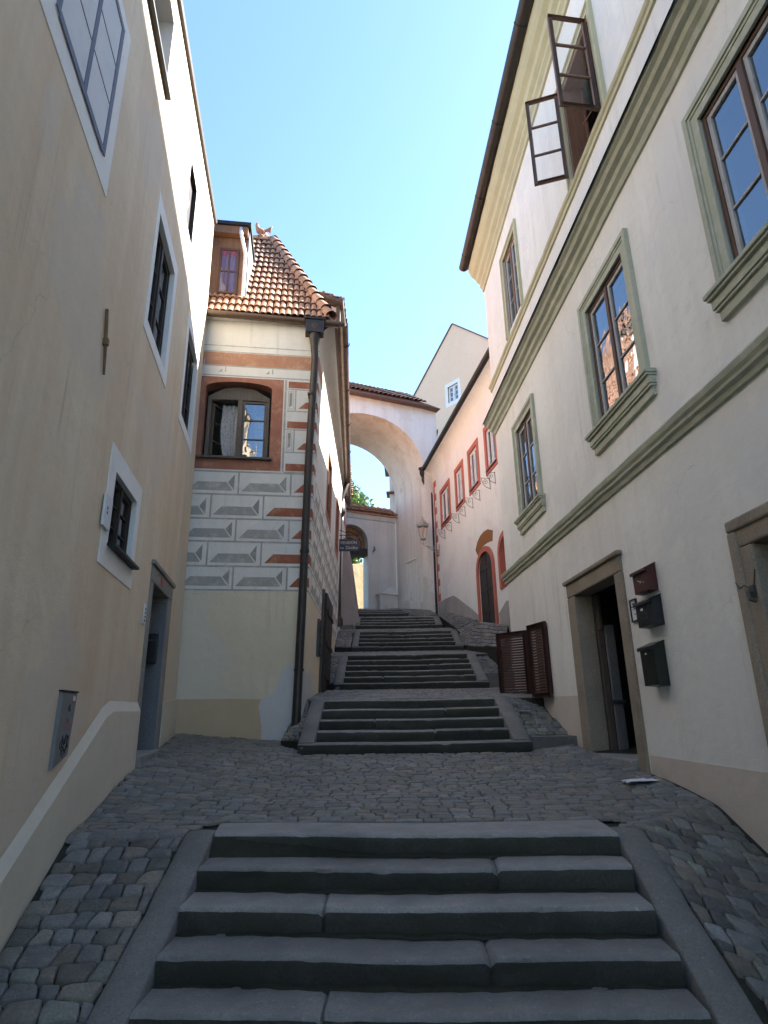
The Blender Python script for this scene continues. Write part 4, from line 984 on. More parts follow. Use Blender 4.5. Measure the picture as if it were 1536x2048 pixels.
patch(b, bs, (-1.62, 9.95, .50), (-1.30, 9.75, .50), (-1.30, 10.95, 1.08), (-1.50, 11.3, 1.05))           # sliver left of it
patch(b, bs, (-1.6, 11.1, 1.09), (2.72, 11.1, 1.09), (3.3, 14.25, 1.36), (-1.7, 14.25, 1.36), .19, .13, .006)    # second landing
patch(b, bs, (-1.75, 14.9, 1.40), (-1.16, 14.5, 1.55), (-1.14, 16.1, 2.26), (-1.75, 16.2, 2.22))
patch(b, bs, (2.28, 15.2, 1.72), (3.1, 15.2, 1.66), (3.0, 16.3, 2.24), (2.20, 16.4, 2.28))
patch(b, bs, (-1.75, 16.25, 2.28), (3.0, 16.25, 2.28), (2.6, 17.9, 2.53), (-1.75, 17.8, 2.52), .19, .13, .006)   # third landing
patch(b, bs, (-1.75, 17.85, 2.70), (-1.01, 17.85, 2.66), (-.99, 19.1, 3.24), (-1.75, 19.1, 3.24))
patch(b, bs, (2.24, 17.8, 2.62), (2.82, 15.3, 2.34), (3.10, 15.75, 2.96), (R2x(18.2) - .02, 18.2, 3.42))
patch(b, bs, (2.21, 17.95, 2.68), (2.26, 17.7, 2.64), (R2x(18.2) - .02, 18.2, 3.42), (2.20, 19.3, 3.29))
patch(b, bs, (-1.6, 19.3, 3.28), (2.2, 19.3, 3.28), (2.1, 20.2, 3.457), (-1.6, 20.2, 3.457))
patch(b, bs, (2.19, 19.3, 3.30), (R2x(18.2) - .02, 18.2, 3.43), (R2x(21.6) - .02, 21.6, 4.20), (1.85, 21.4, 4.03))
patch(b, bs, (-1.5, 21.35, 4.01), (1.9, 21.35, 4.01), (1.85, 21.6, 4.07), (-1.5, 21.6, 4.07))
patch(b, bs, (.80, 21.6, 4.10), (1.86, 21.6, 4.10), (1.66, 22.72, 4.44), (.54, 22.72, 4.50))
patch(b, bs, (.54, 22.72, 4.50), (1.66, 22.72, 4.44), (.42, 25.3, 4.95), (-.1, 25.2, 4.92))
patch(b, bs, (-3.6, 22.6, 4.48), (.54, 22.72, 4.48), (-.1, 25.2, 4.90), (-3.6, 24.0, 4.86), .22, .18)
patch(b, bs, (-4, 24.0, 4.86), (1.0, 25.6, 4.88), (1.5, 33, 6.0), (-6, 33, 6.0), .22, .18)
struct(b.build('upper_cobblestones', M['cobble'], smooth=True, attr=True)); struct(bs.build('upper_street', M['soil']))

# ================================================================== STAIRS
def nz(p, s=1.0): return mn.noise(V(p) * s)
def step_mesh(parent, A, Bp, A2, B2, z, r, joints, seed, dep_extra=.07):
    """one stone step: front edge A-B, next front edge A2-B2; worn nosing and stone joints"""
    A, Bp, A2, B2 = [V((p[0], p[1], 0)) for p in (A, Bp, A2, B2)]
    L = (Bp - A).length; ts = sorted(set([i / 120 for i in range(121)] + [t for j in joints for t in (j - .010, j - .004, j, j + .004, j + .010)]))
    ts = [t for t in ts if 0 <= t <= 1]
    P = []; prof = [(.03, -r - .05), (.012, -r + .012), (.0, -r * .55), (.0, -.05), (.004, -.026), (.016, -.008), (.036, -.001), (.12, -.003), (.24, -.002)]
    n = len(prof) + 1; BT = [rnd(.80, 1.18) for _ in range(len(joints) + 1)]; tl = []
    for t in ts:
        f = A.lerp(Bp, t); k = A2.lerp(B2, t); d = (k - f); Ld = d.length + dep_extra; d.normalize(); x = t * L
        jd = min([abs(t - j) for j in joints] + [9]); notch = 1.0 if jd < .0015 else (.55 if jd < .006 else 0)
        side = sum(1 for j in joints if t > j)
        tint = BT[side]; tl.append(tint)
        wear = .010 * nz((x * .7, seed * 3.1, 0)) - .012 * math.exp(-((t - .5) / .22) ** 2)
        for i, (o, h) in enumerate(prof):
            ch = (max(0, nz((x * 5, i * .25, seed)) - .18) * .05 + max(0, nz((x * 17, i * .5, seed + 2)) - .25) * .02) if 1 < i < 8 else 0
            oo = o + .014 * nz((x * 1.6, i * .35, seed * 1.7)) + .006 * nz((x * 9, i, seed)) + notch * .028 * (1 if i < 7 else .3) + ch
            hh = h - ch * .55 + (wear + .004 * nz((x * 8, i, seed + 5)) + (rnd(-.0005, .0005)) if i > 2 else 0) - notch * (.03 if i > 2 else 0) + .006 * (side % 2) * (1 if i > 2 else 0)
            p = f + d * min(oo, Ld); P.append(V((p.x, p.y, z + hh)))
        p = f + d * Ld; P.append(V((p.x, p.y, z + wear)))
    fs = []; mm = []
    b = MB(); b.v = P
    for k in range(len(ts) - 1):
        for i in range(n - 1):
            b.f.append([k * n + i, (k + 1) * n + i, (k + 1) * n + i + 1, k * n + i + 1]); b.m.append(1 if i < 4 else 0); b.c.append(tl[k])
    for k in (0, len(ts) - 1):
        b.f.append([k * n + i for i in range(n)]); b.m.append(1); b.c.append(1)
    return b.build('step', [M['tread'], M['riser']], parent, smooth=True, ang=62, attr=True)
def moss_strip(parent, A, Bp, z, seed):
    A, Bp = V((A[0], A[1], z)), V((Bp[0], Bp[1], z)); d = (Bp - A).normalized(); n = V((d.y, -d.x, 0)); P = []; k = 90
    for i in range(k + 1):
        p = A.lerp(Bp, i / k); x = i / k * (Bp - A).length
        w = max(.0, .018 + .05 * nz((x * 1.3, seed, 2)) + .03 * nz((x * 7, seed, 5))); h = max(.0, .008 + .02 * nz((x * 5, seed, 9)))
        P += [p - n * .03 + V((0, 0, h + .006)), p + n * .016 + V((0, 0, h + .004)), p + n * (.018 + w * .6) + V((0, 0, .006 if w > .004 else -.01)), p + n * (.02 + w) + V((0, 0, -.006))]
    b = MB(); b.add(P, [[i * 4 + j, i * 4 + j + 1, i * 4 + j + 5, i * 4 + j + 4] for i in range(k) for j in range(3)]); return b.build('moss_strip', M['soil'], parent, smooth=True)
def curb_mesh(parent, pts, w, side, seed):
    """sloping curb slab: pts = inner top edge points; w width outwards"""
    b = MB(); n = 0; P = []
    full = []
    for p, q in zip(pts, pts[1:]):
        for k in range(14): full.append(V(p).lerp(V(q), k / 14))
    full.append(V(pts[-1]))
    for i, p in enumerate(full):
        a = .006 * nz((p.x, p.y * 4, seed)); c = .006 * nz((p.x + 9, p.y * 5, seed))
        dn = -.02 if (i % 17) == 9 else 0
        for dx, dz in ((0, -.35), (.0, -.016), (.014, -.001), (w * .5, .004), (w - .014, -.001), (w, -.016), (w, -.35)):
            P.append(p + V((side * (dx + a), 0, dz + c + (dn if dz > -.3 else 0))))
    m = 7; b.v = P
    for k in range(len(full) - 1):
        for i in range(m - 1): b.f.append([k * m + i, k * m + i + 1, (k + 1) * m + i + 1, (k + 1) * m + i]); b.m.append(0); b.c.append(1)
    for k in (0, len(full) - 1): b.f.append([k * m + i for i in range(m)]); b.m.append(0); b.c.append(1)
    return b.build('curb', M['curb'], parent, smooth=True, ang=50)
# lowest flight
F1 = thing('stone_staircase', (.15, 4.2, -.4), 'lowest flight of broad worn granite steps nearest the viewer', 'steps', 'flights of steps up the lane')
JN = [[.56 + .04], [.66], [.29, .71 + .02], [.60], [.33], [.5]]
JN = [[], [.697], [.31], [.645], [.335], [.5]]
for k in range(6):
    A, Bq = FL1[k]
    if k == 0: A2, B2 = (-1.40, 5.66), (1.70, 5.52)
    else: A2, B2 = FL1[k - 1]
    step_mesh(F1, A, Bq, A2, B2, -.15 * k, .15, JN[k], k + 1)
    if k: moss_strip(F1, A2, B2, -.15 * k - .004, k)
# lowest step block cut away visually by joints only; curbs each side
curb_mesh(F1, [(-1.352, 3.2, -.885), (-1.352, 5.31, -.006), (-1.352, 5.42, -.004)], .225, -1, 3)
curb_mesh(F1, [(1.60, 3.2, -.865), (1.685, 5.14, -.006), (1.689, 5.30, -.004)], .225, 1, 7)
def flight(name_label, xa, xb, y0, z0, r, t, n, wl, wr, rot=0.0, joints=None, first_full=True, last=.45, seed=20, xa2=None, xb2=None):
    e = thing('stone_staircase', ((xa + xb) / 2, y0, z0), name_label, 'steps', 'flights of steps up the lane')
    xa2 = xa if xa2 is None else xa2; xb2 = xb if xb2 is None else xb2
    sl = math.tan(R_(rot)); cx = (xa + xb) / 2
    for k in range(n):
        a = xa + (xa2 - xa) * k / max(1, n - 1); c = xb + (xb2 - xb) * k / max(1, n - 1)
        if k == 0 and first_full: a -= wl; c += wr
        y = y0 + t * k; dep = t if k < n - 1 else last
        Y = lambda x, yy: yy - sl * (x - cx)
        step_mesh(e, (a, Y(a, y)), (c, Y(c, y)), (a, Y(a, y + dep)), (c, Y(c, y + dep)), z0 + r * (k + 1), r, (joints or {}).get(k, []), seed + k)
        if k < n - 1: moss_strip(e, (a, Y(a, y + t)), (c, Y(c, y + t)), z0 + r * (k + 1) - .004, seed + k)
    ys, ye = y0 + (.02 if first_full else -.1), y0 + t * (n - 1) + .10
    zs = z0 + (r if first_full else 0) + .012
    if wl: curb_mesh(e, [(xa, ys - sl * (xa - cx), zs), (xa2, ye - sl * (xa - cx), z0 + r * n + .012)], wl, -1, seed)
    if wr: curb_mesh(e, [(xb, ys - sl * (xb - cx), zs), (xb2, ye - sl * (xb - cx), z0 + r * n + .012)], wr, 1, seed + 3)
    return e
f2 = flight('second flight of five granite steps, beside the louvred shutter', -1.05, 1.79, 9.35, .31, .155, .36, 5, .23, .25, 1, {0: [], 1: [.62], 2: [.30], 3: [.70]}, True, .42, 20)
b = MB(); b.extr([(2.06, 9.42, .1), (2.82, 9.66, .1), (2.80, 9.94, .1), (2.06, 9.92, .1)], (0, 0, .40)); b.build('end_block', M['curb'], f2, bevel=.03)
f3 = flight('third flight of granite steps with cobbled strips either side', -.98, 2.03, 14.2, 1.361, .153, .36, 6, .20, .23, 2, {1: [.30], 3: [.66]}, True, .42, 30)
b = MB(); b.extr([(2.30, 15.0, 1.3), (3.3, 14.9, 1.3), (3.3, 15.24, 1.3), (2.30, 15.24, 1.3)], (0, 0, .42)); b.build('end_block', M['curb'], f3, bevel=.03)
f4 = flight('fourth flight of granite steps below the pink house door', -.80, 2.0, 17.8, 2.519, .151, .36, 5, .18, .20, -1, {1: [.3], 3: [.55]}, True, .42, 40)
f5 = flight('fifth flight of granite steps below the tall arch', -.86, 1.63, 20.2, 3.457, .137, .36, 4, .12, .21, -2, {2: [.4]}, True, .4, 50)
f6 = flight('topmost flight of granite steps reaching the gateway', -1.3, .82, 21.6, 4.07, .137, .5, 3, 0, 0, -3, None, False, .9, 60, -1.3, .56)

# ================================================================== PINK HOUSE
PH = thing('row_house', FP.pt(-4, 0, 3), 'pale pink house with red framed windows and an arched dark door', 'house')
WN = [(-2.48, -1.05), (-4.235, -3.16), (-5.88, -4.77), (-7.55, -6.47)]
HL = [dict(u0=a + .15, u1=c - .15, z0=7.46, z1=8.62, d=.12, m=1) for a, c in WN]
HL += [dict(u0=-6.42, u1=-5.20, z0=2.5, z1=5.21, d=.25, rise=.5, m=1), dict(u0=-8.1, u1=-7.15, z0=3.9, z1=5.2, d=.2, rise=.4, m=1)]
mb = MB(); wall_panel(mb, FP, -10.5, 0, 1.0, 9.5, HL, 0)
for pts in ([(0, 0, 1), (0, -7, 1), (0, -7, 10), (0, 0, 10)], [(-10.5, 0, 1), (-10.5, -7, 1), (-10.5, -7, 10), (-10.5, 0, 10)], [(-10.5, -7, 1), (0, -7, 1), (0, -7, 10), (-10.5, -7, 10)], [(-10.5, 0, 9.98), (0, 0, 9.98), (0, -7, 9.98), (-10.5, -7, 9.98)]): mb.poly([FP.pt(*p) for p in pts], 0)
# quoins painted on the corner
for k in range(9):
    z = 4.75 + k * .56; mb.prism(FP, rect(-.46, 0, z, z + .27), 0, .004, 1); mb.prism(FP, rect(-.22, 0, z + .28, z + .55), 0, .004, 1)
# grey plinth render
mb.prism(FP, [(0, 3.5), (0, 4.75), (-.26, 4.72), (-1.2, 4.69), (-2.25, 4.61), (-2.7, 4.45), (-4.2, 3.85), (-5.0, 3.50), (-5.0, 2.0), (0, 2.6)], 0, .010, 2)
mb.prism(FP, [(-6.66, 2), (-6.66, 3.32), (-7.3, 3.55), (-9, 3.3), (-9, 2)], 0, .010, 2)
# shaded underside of the arch recess over the door, painted flat in brown
oa = [(-6.64, 5.62), (-6.2, 5.78), (-5.85, 5.81), (-5.5, 5.78), (-5.2, 5.67), (-4.97, 5.48)]; ia = [(-6.56, 5.34), (-6.2, 5.40), (-5.85, 5.42), (-5.6, 5.40), (-5.4, 5.34), (-5.20, 5.24)]
for (p, q), (r, s) in zip(zip(oa, oa[1:]), zip(ia, ia[1:])): mb.prism(FP, [r, s, q, p], 0, .006, 3)
mb.build('wall', [M['p_wall'], M['p_red'], M['p_grey'], M['p_brown']], PH)
b = MB(); cov = [(-.02, 9.40)] + [(.30 - .30 * math.cos(a), 9.42 + .55 * math.sin(a)) for a in [math.pi / 2 * k / 8 for k in range(9)]][0:9] + [(.34, 9.98), (-.02, 9.99)]
b.sweep(FP, -10.5, .0, cov); b.build('eave_cove', M['p_wall'], PH, smooth=True, ang=40)
b = MB(); halfpipe(b, FP.pt(-10.5, .38, 10.08), FP.pt(.1, .38, 10.08), .10)
b.sweep(FP, -10.5, .05, [(.20, 9.985), (.42, 9.99), (.42, 10.02), (.2, 10.02)]); b.build('gutter', M['black'], PH, smooth=True, ang=50)
b = MB(); e0, e1, r0, r1 = FP.pt(-10.5, .36, 10.1), FP.pt(.1, .36, 10.1), FP.pt(-10.5, -4.2, 13.3), FP.pt(-.2, -4.2, 13.3)
k0, k1 = FP.pt(-10.5, -7.2, 10.5), FP.pt(.1, -7.2, 10.5); b.poly([e0, e1, r1, r0]); b.poly([r0, r1, k1, k0]); b.poly([e1, k1, r1]); b.poly([e0, r0, k0]); b.build('roof', M['tileold'], PH, attr=True)
for i, ((a, c), h) in enumerate(zip(WN, HL)):
    w = casement(FP, PH, h['u0'], h['u1'], h['z0'], h['z1'], -.02, rows=1, frame='whitewood', sash='whitewood', fw=.035, sw=.05, mull=.05, gl='glassb')
    b = MB(); ring(b, FP, rect(a, c, 7.28, 8.78), rect(h['u0'], h['u1'], h['z0'], h['z1']), 0, .028); b.build('surround', M['p_red'], w)
    b = MB(); b.extr([FP.pt(h['u0'] - .02, o, z) for o, z in ((-.02, 7.46), (.07, 7.40), (.07, 7.365), (-.02, 7.38))], FP.d * (h['u1'] - h['u0'] + .04)); b.build('sill', M['mbred'], w)
def arch_ring(b, u0, u1, z0, zs, rise, w, o0, o1, m=0):
    out = [(u0 - w, z0)] + arch_pts(u0 - w, u1 + w, zs, rise + w, 18) + [(u1 + w, z0)]; inn = [(u0, z0)] + arch_pts(u0, u1, zs, rise, 18) + [(u1, z0)]
    n = len(out); A = [FP.pt(u, o, z) for o in (o1, o0) for u, z in out + inn]; fs = []
    for i in range(n - 1):
        j = i + 1; fs += [[i, j, n + j, n + i], [i, 2 * n + i, 2 * n + j, j], [n + i, n + j, 3 * n + j, 3 * n + i]]
    b.add(A, fs + [[0, n, 3 * n, 2 * n], [n - 1, 3 * n - 1, 4 * n - 1, 2 * n - 1]], m)
b = MB(); arch_ring(b, -6.46, -5.16, 2.6, 4.71, .5, .15, -.02, .05); dw = b.build('doorway', M['p_red'], PH)
b = MB(); b.prism(FP, [(-6.45, 2.6)] + arch_pts(-6.45, -5.17, 4.71, .5, 16) + [(-5.17, 2.6)], -.10, -.012)
for z in (3.55, 4.15, 4.75): b.box(FP, -6.40, -5.22, -.012, .002, z - .035, z + .035)
b.box(FP, -5.84, -5.79, -.012, .006, 2.7, 5.19); b.build('door', M['ebony'], dw)
b = MB(); arch_ring(b, -8.1, -7.15, 3.9, 4.8, .4, .16, -.02, .05); b.box(FP, -8.1, -7.15, -.18, -.14, 3.9, 5.2, 1); b.build('window', [M['p_red'], M['whitewood']], PH)
b = MB(); c0 = FP.pt(.03, .38, 9.86); b.lathe(c0, [(.06, -.10), (.10, -.06), (.15, .05), (.15, .22), (.19, .24), (.19, .28), (.12, .30)], 8)
b.tube([FP.pt(*p) for p in ((.03, .38, 9.78), (.03, .38, 9.62), (.02, .30, 9.45), (.0, .12, 9.20), (-.02, .10, 9.0), (-.03, .10, 4.3))], .075, 10)
for z in (8.2, 6.6, 5.2): b.lathe(FP.pt(-.025, .10, z), [(.072, -.02), (.072, .02)], 10)
b.build('downpipe', M['gutter'], PH, smooth=True, ang=40)
# wrought iron brackets along the pink wall
def bracket(u, z):
    b = MB(); r = .007; b.tube([FP.pt(u, .005, z - .34), FP.pt(u, .012, z + .02)], r, 6); b.tube([FP.pt(u, .0, z), FP.pt(u, .27, z + .005)], r, 6)
    b.tube([FP.pt(u, .015 + .23 * math.sin(t) , z - .30 + .29 * (1 - math.cos(t))) for t in [math.pi / 2 * k / 8 for k in range(9)]], r, 6)
    b.tube([FP.pt(u, .14 + .062 * math.cos(t), z - .10 + .062 * math.sin(t)) for t in [2 * math.pi * k / 12 for k in range(13)]], r * .8, 6); b.lathe(FP.pt(u, .14, z - .115), [(.018, 0), (.018, .03)], 8)
    return b
BU = [-7.15, -6.70, -5.72, -5.0, -4.15, -3.4, -2.42, -1.5]
bn = ['nearest the sage cornice end', 'right under the third red window', 'left under the third red window', 'under the gap right of the second window', 'left under the second red window', 'right of the leftmost window', 'right under the leftmost red window', 'beside the wall lantern, last in the row']
bn = ['rightmost small iron bracket, half hidden by the cream house', 'iron bracket below the gap right of the third red window', 'iron bracket below the middle of the third red window', 'iron bracket below the left edge of the third red window',
      'iron bracket below the right side of the second red window', 'iron bracket below the left edge of the second red window', 'iron bracket below the right edge of the leftmost red window', 'leftmost small iron bracket, next to the wall lantern']
for u, n_ in zip(BU, bn): tag(bracket(u, 7.13).build('wall_bracket', M['iron'], org=FP.pt(u, 0, 7.1)), n_, 'bracket', 'iron brackets in a row on the pink wall')
# wall lantern
LB = FP.pt(-.62, 0, 6.62); LP = FP.pt(-.62, .62, 7.0)
e = thing('wall_lantern', LB, 'old glazed street lantern on a scrolled bracket at the pink house corner', 'lantern')
b = MB(); b.tube([FP.pt(-.62, 0, 6.75), FP.pt(-.62, .30, 6.72), FP.pt(-.62, .56, 6.76), FP.pt(-.62, .62, 6.84), FP.pt(-.62, .62, 7.02)], .016, 8)
for cx, cz, r, t0, t1 in ((.14, 6.62, .085, 0, 7.5), (.27, 6.64, .06, 1, 8), (.07, 6.50, .06, 0, 7), (.38, 6.68, .045, 0, 7)): b.tube([FP.pt(-.62, cx + r * (1 - .06 * k) * math.cos(t0 + (t1 - t0) * k / 14), cz + r * (1 - .06 * k) * math.sin(t0 + (t1 - t0) * k / 14)) for k in range(15)], .010, 6)
b.tube([FP.pt(-.62, .005, 6.38), FP.pt(-.62, .01, 6.85)], .016, 6); b.tube([FP.pt(-.62, .01, 6.42), FP.pt(-.62, .2, 6.55), FP.pt(-.62, .5, 6.74)], .012, 6)
for s_ in (-1, 1): b.tube([LP + V((s_ * .02, 0, .0)), LP + V((s_ * .12, 0, -.06)), LP + V((s_ * .10, 0, -.12)), LP + V((s_ * .03, 0, -.16))], .009, 6)
b.build('bracket', M['lampmetal'], e)
b = MB(); b.lathe(LP, [(.05, -.02), (.11, .0), (.12, .03), (.10, .045)], 6); b.lathe(LP, [(.215, .50), (.225, .53), (.235, .545), (.20, .60), (.13, .68), (.09, .72), (.09, .76), (.06, .80), (.03, .82), (.03, .87), (.012, .92)], 6)
for k in range(6):
    a = 2 * math.pi * (k + .5) / 6; b.tube([LP + V((.105 * math.cos(a), .105 * math.sin(a), .04)), LP + V((.215 * math.cos(a), .215 * math.sin(a), .51))], .011, 5); b.lathe(LP + V((.24 * math.cos(a), .24 * math.sin(a), .53)), [(.022, 0), (.03, .02), (.012, .06)], 6)
b.build('cage', M['lampmetal'], e)
b = MB()
for k in range(6):
    a0, a1 = 2 * math.pi * (k + .5) / 6, 2 * math.pi * (k + 1.5) / 6; b.poly([LP + V((.10 * math.cos(a0), .10 * math.sin(a0), .045)), LP + V((.10 * math.cos(a1), .10 * math.sin(a1), .045)), LP + V((.205 * math.cos(a1), .205 * math.sin(a1), .50)), LP + V((.205 * math.cos(a0), .205 * math.sin(a0), .50))])
b.build('panes', M['lampglass'], e)
b = MB(); b.lathe(LP, [(.03, .28), (.075, .33), (.085, .44), (.04, .49)], 12); b.build('bulb_cover', M['bulb'], e, smooth=True)

# ================================================================== TALL ARCH
AH = thing('archway', FA.pt(-2.7, 0, 4.4), 'tall cream archway bridging the lane, tiled along its top', 'archway')
b = MB(); D = 2.88; c_, rr, zs = -2.74, 2.41, 9.59
ar = arch_pts(c_ - rr, c_ + rr, zs, 2.41, 36, 2.15)
zt = 12.72
for o in (0, -D):
    b.poly([FA.pt(c_ + rr, o, 3), FA.pt(.26, o, 3), FA.pt(.26, o, zt), FA.pt(c_ + rr, o, zt)], 0); b.poly([FA.pt(-7.5, o, 3), FA.pt(c_ - rr, o, 3), FA.pt(c_ - rr, o, zt), FA.pt(-7.5, o, zt)], 0)
    for p, q in zip(ar, ar[1:]): b.poly([FA.pt(p[0], o, p[1]), FA.pt(q[0], o, q[1]), FA.pt(q[0], o, zt), FA.pt(p[0], o, zt)], 0)
loop = [(c_ - rr, 3)] + ar + [(c_ + rr, 3)]
for p, q in zip(loop, loop[1:]):
    for k in range(4): b.poly([FA.pt(p[0], -D * k / 4, p[1]), FA.pt(q[0], -D * k / 4, q[1]), FA.pt(q[0], -D * (k + 1) / 4, q[1]), FA.pt(p[0], -D * (k + 1) / 4, p[1])], 1)
for u in (-7.5, .26): b.poly([FA.pt(u, 0, 3), FA.pt(u, -D, 3), FA.pt(u, -D, zt), FA.pt(u, 0, zt)], 0)
b.poly([FA.pt(-7.5, 0, zt), FA.pt(.26, 0, zt), FA.pt(.26, -D, zt), FA.pt(-7.5, -D, zt)], 0)
# shallow walled-up niche outlined on the pier
def rv(s, o, z): return FA.pt(c_ + rr - o, -s, z)
b.extr([rv(1.03, 0, 6.62), rv(1.95, 0, 6.64), rv(1.95, 0, 6.69), rv(1.03, 0, 6.68)], FA.d * -.05, 1); b.extr([rv(1.9, 0, 5.8), rv(1.95, 0, 5.8), rv(1.95, 0, 6.66), rv(1.9, 0, 6.66)], FA.d * -.02, 1)
b.extr([FA.pt(c_ + rr - .0, -.02, 3.2), FA.pt(c_ + rr, -D + .05, 3.8), FA.pt(c_ + rr, -D + .05, 5.3), FA.pt(c_ + rr, -.02, 4.75)], FA.d * -.10, 1)
b.build('masonry', [M['a_wall'], M['a_in']], AH)
b = MB(); pr = [(.36, 12.66), (.36, 12.76), (-D / 2, 14.0), (-D - .36, 12.76), (-D - .36, 12.66), (-D, 12.70), (0, 12.70)]
n = len(pr); P = [FA.pt(u, o, z) for u in (-7.6,) for o, z in pr] + [FA.pt(-.35, o, z) for o, z in pr] + [FA.pt(.30, o, 12.64 + (z - 12.66) * .08) for o, z in pr]
b.add(P, [[r * n + i, r * n + (i + 1) % n, (r + 1) * n + (i + 1) % n, (r + 1) * n + i] for r in range(2) for i in range(n)] + [list(range(n)), [2 * n + i for i in range(n)]])
rf = b.build('roof', M['tileold'], AH, attr=True)
b = MB(); Sv2 = (FA.pt(0, -D / 2, 14.0) - FA.pt(0, .36, 12.72)).normalized(); N2 = FA.d.cross(Sv2).normalized(); N2 = N2 if N2.z > 0 else -N2
tiles(b, FA.pt(-7.4, .40, 12.74), FA.d, Sv2, N2, 7.2, 2.2, .19, .33, lo=.6, hi=1.3); ridge_tiles(b, FA.pt(-7.5, -D / 2, 14.0), FA.pt(-.3, -D / 2, 14.0), .12, .36, V((0, 0, 1)))
b.build('tiles', M['tileold'], rf, attr=True, smooth=True)

# ================================================================== GATEWAY
GH = thing('gateway', FG.pt(-2, 0, 4.9), 'whitewashed gateway with orange tile coping and a round brown tympanum', 'gateway')
gh = dict(u0=-2.72, u1=-1.27, z0=4.0, z1=8.32, d=.40, rise=.725, m=0)
b = MB(); wall_panel(b, FG, -5.5, .05, 3.5, 8.82, [gh], 0); b.poly([FG.pt(-5.5, -.40, 3.5), FG.pt(-2.72, -.40, 3.5), FG.pt(-2.72, -.40, 8.82), FG.pt(-5.5, -.40, 8.82)]); b.poly([FG.pt(-1.27, -.40, 3.5), FG.pt(.05, -.40, 3.5), FG.pt(.05, -.40, 8.82), FG.pt(-1.27, -.40, 8.82)]); b.poly([FG.pt(-2.72, -.40, 8.32), FG.pt(-1.27, -.40, 8.32), FG.pt(-1.27, -.40, 8.82), FG.pt(-2.72, -.40, 8.82)])
b.poly([FG.pt(u, o, 8.82) for u, o in ((-5.5, 0), (.05, 0), (.05, -.40), (-5.5, -.40))])
b.build('wall', M['g_wall'], GH)
b = MB(); out = [(-2.95, 4.5)] + arch_pts(-2.95, -1.04, 7.6, .955, 20) + [(-1.04, 4.5)]; inn = [(-2.72, 4.5)] + arch_pts(-2.72, -1.27, 7.595, .725, 20) + [(-1.27, 4.5)]
n = len(out); A = [FG.pt(u, o, z) for o in (.09, -.01) for u, z in out + inn]; fs = []
for i in range(n - 1): j = i + 1; fs += [[i, j, n + j, n + i], [i, 2 * n + i, 2 * n + j, j], [n + i, n + j, 3 * n + j, 3 * n + i]]
b.add(A, fs); b.sweep(FG, -5.5, .05, [(-.02, 8.62), (.05, 8.64), (.08, 8.72), (.12, 8.82), (-.02, 8.82)]); b.build('moulding', M['g_wall'], GH)
b = MB(); b.prism(FG, [(-2.72, 7.36)] + arch_pts(-2.72, -1.27, 7.595, .725, 20) + [(-1.27, 7.36)], -.30, -.24); ty = b.build('tympanum', M['tymp'], GH)
b = MB(); b.tube([FG.pt(-1.995 + .56 * math.cos(t), -.22, 7.52 + .56 * math.sin(t)) for t in [math.pi * k / 16 for k in range(17)]], .015, 6)
for k in range(10):
    t = math.pi * 2 * k / 10; b.tube([FG.pt(-1.995 + .04 * math.cos(t), -.20, 7.70 + .04 * math.sin(t)), FG.pt(-1.995 + .13 * math.cos(t + .3), -.19, 7.70 + .13 * math.sin(t + .3)), FG.pt(-1.995 + .20 * math.cos(t), -.21, 7.70 + .17 * math.sin(t))], .018, 6)
for s_ in (-1, 1): b.tube([FG.pt(-1.995 + s_ * (.25 + .1 * k), -.22, 7.46 + .14 * math.sin(k * 1.1)) for k in range(5)], .012, 6)
b.build('ironwork', M['black'], ty)
b = MB(); b.box(FG, -2.80, -1.19, -.45, .05, 7.06, 7.36); b.build('lintel', M['ebony'], GH, bevel=.02)
b = MB(); b.extr([FG.pt(-.93, 0, 5.44), FG.pt(-.06, 0, 5.44), FG.pt(-.06, .42, 5.44), FG.pt(-.80, .38, 5.44)], (0, 0, .05)); b.add([FG.pt(-.93, .0, 5.492), FG.pt(-.06, .0, 5.492), FG.pt(-.06, .41, 5.492), FG.pt(-.8, .37, 5.492), FG.pt(-.2, .0, 5.86), FG.pt(-.06, 0, 5.86)], [[0, 3, 4], [3, 2, 5, 4], [0, 1, 5, 4], [1, 2, 5], [0, 1, 2, 3]])
b.box(FG, -.85, -.06, -.02, .33, 4.2, 5.438); b.build('ledge', M['g_wall'], GH)
b = MB(); 
for z in (6.2, 5.2): b.tube([FG.pt(-1.16, .02, z - .1), FG.pt(-1.14, .06, z), FG.pt(-1.17, .05, z + .12)], .025, 6)
b.tube([FG.pt(-1.05, .1, 7.25), FG.pt(-.98, .16, 7.32), FG.pt(-1.02, .14, 7.45)], .03, 6); b.build('iron_hinge', M['iron'], GH)
b = MB(); b.sweep(FG, -5.5, .12, [(.20, 8.83), (.20, 8.87), (-.38, 9.28), (-.95, 8.87), (-.95, 8.83)]); cp = b.build('coping', M['tile'], GH, attr=True)
b = MB(); S3 = (FG.pt(0, -.38, 9.28) - FG.pt(0, .2, 8.87)).normalized(); N3 = FG.d.cross(S3).normalized(); N3 = N3 if N3.z > 0 else -N3
tiles(b, FG.pt(-5.4, .24, 8.87), FG.d, S3, N3, 5.5, .66, .16, .22); ridge_tiles(b, FG.pt(-5.4, -.38, 9.28), FG.pt(.0, -.38, 9.28), .09, .3, V((0, 0, 1))); b.build('tiles', M['tile'], cp, attr=True, smooth=True)

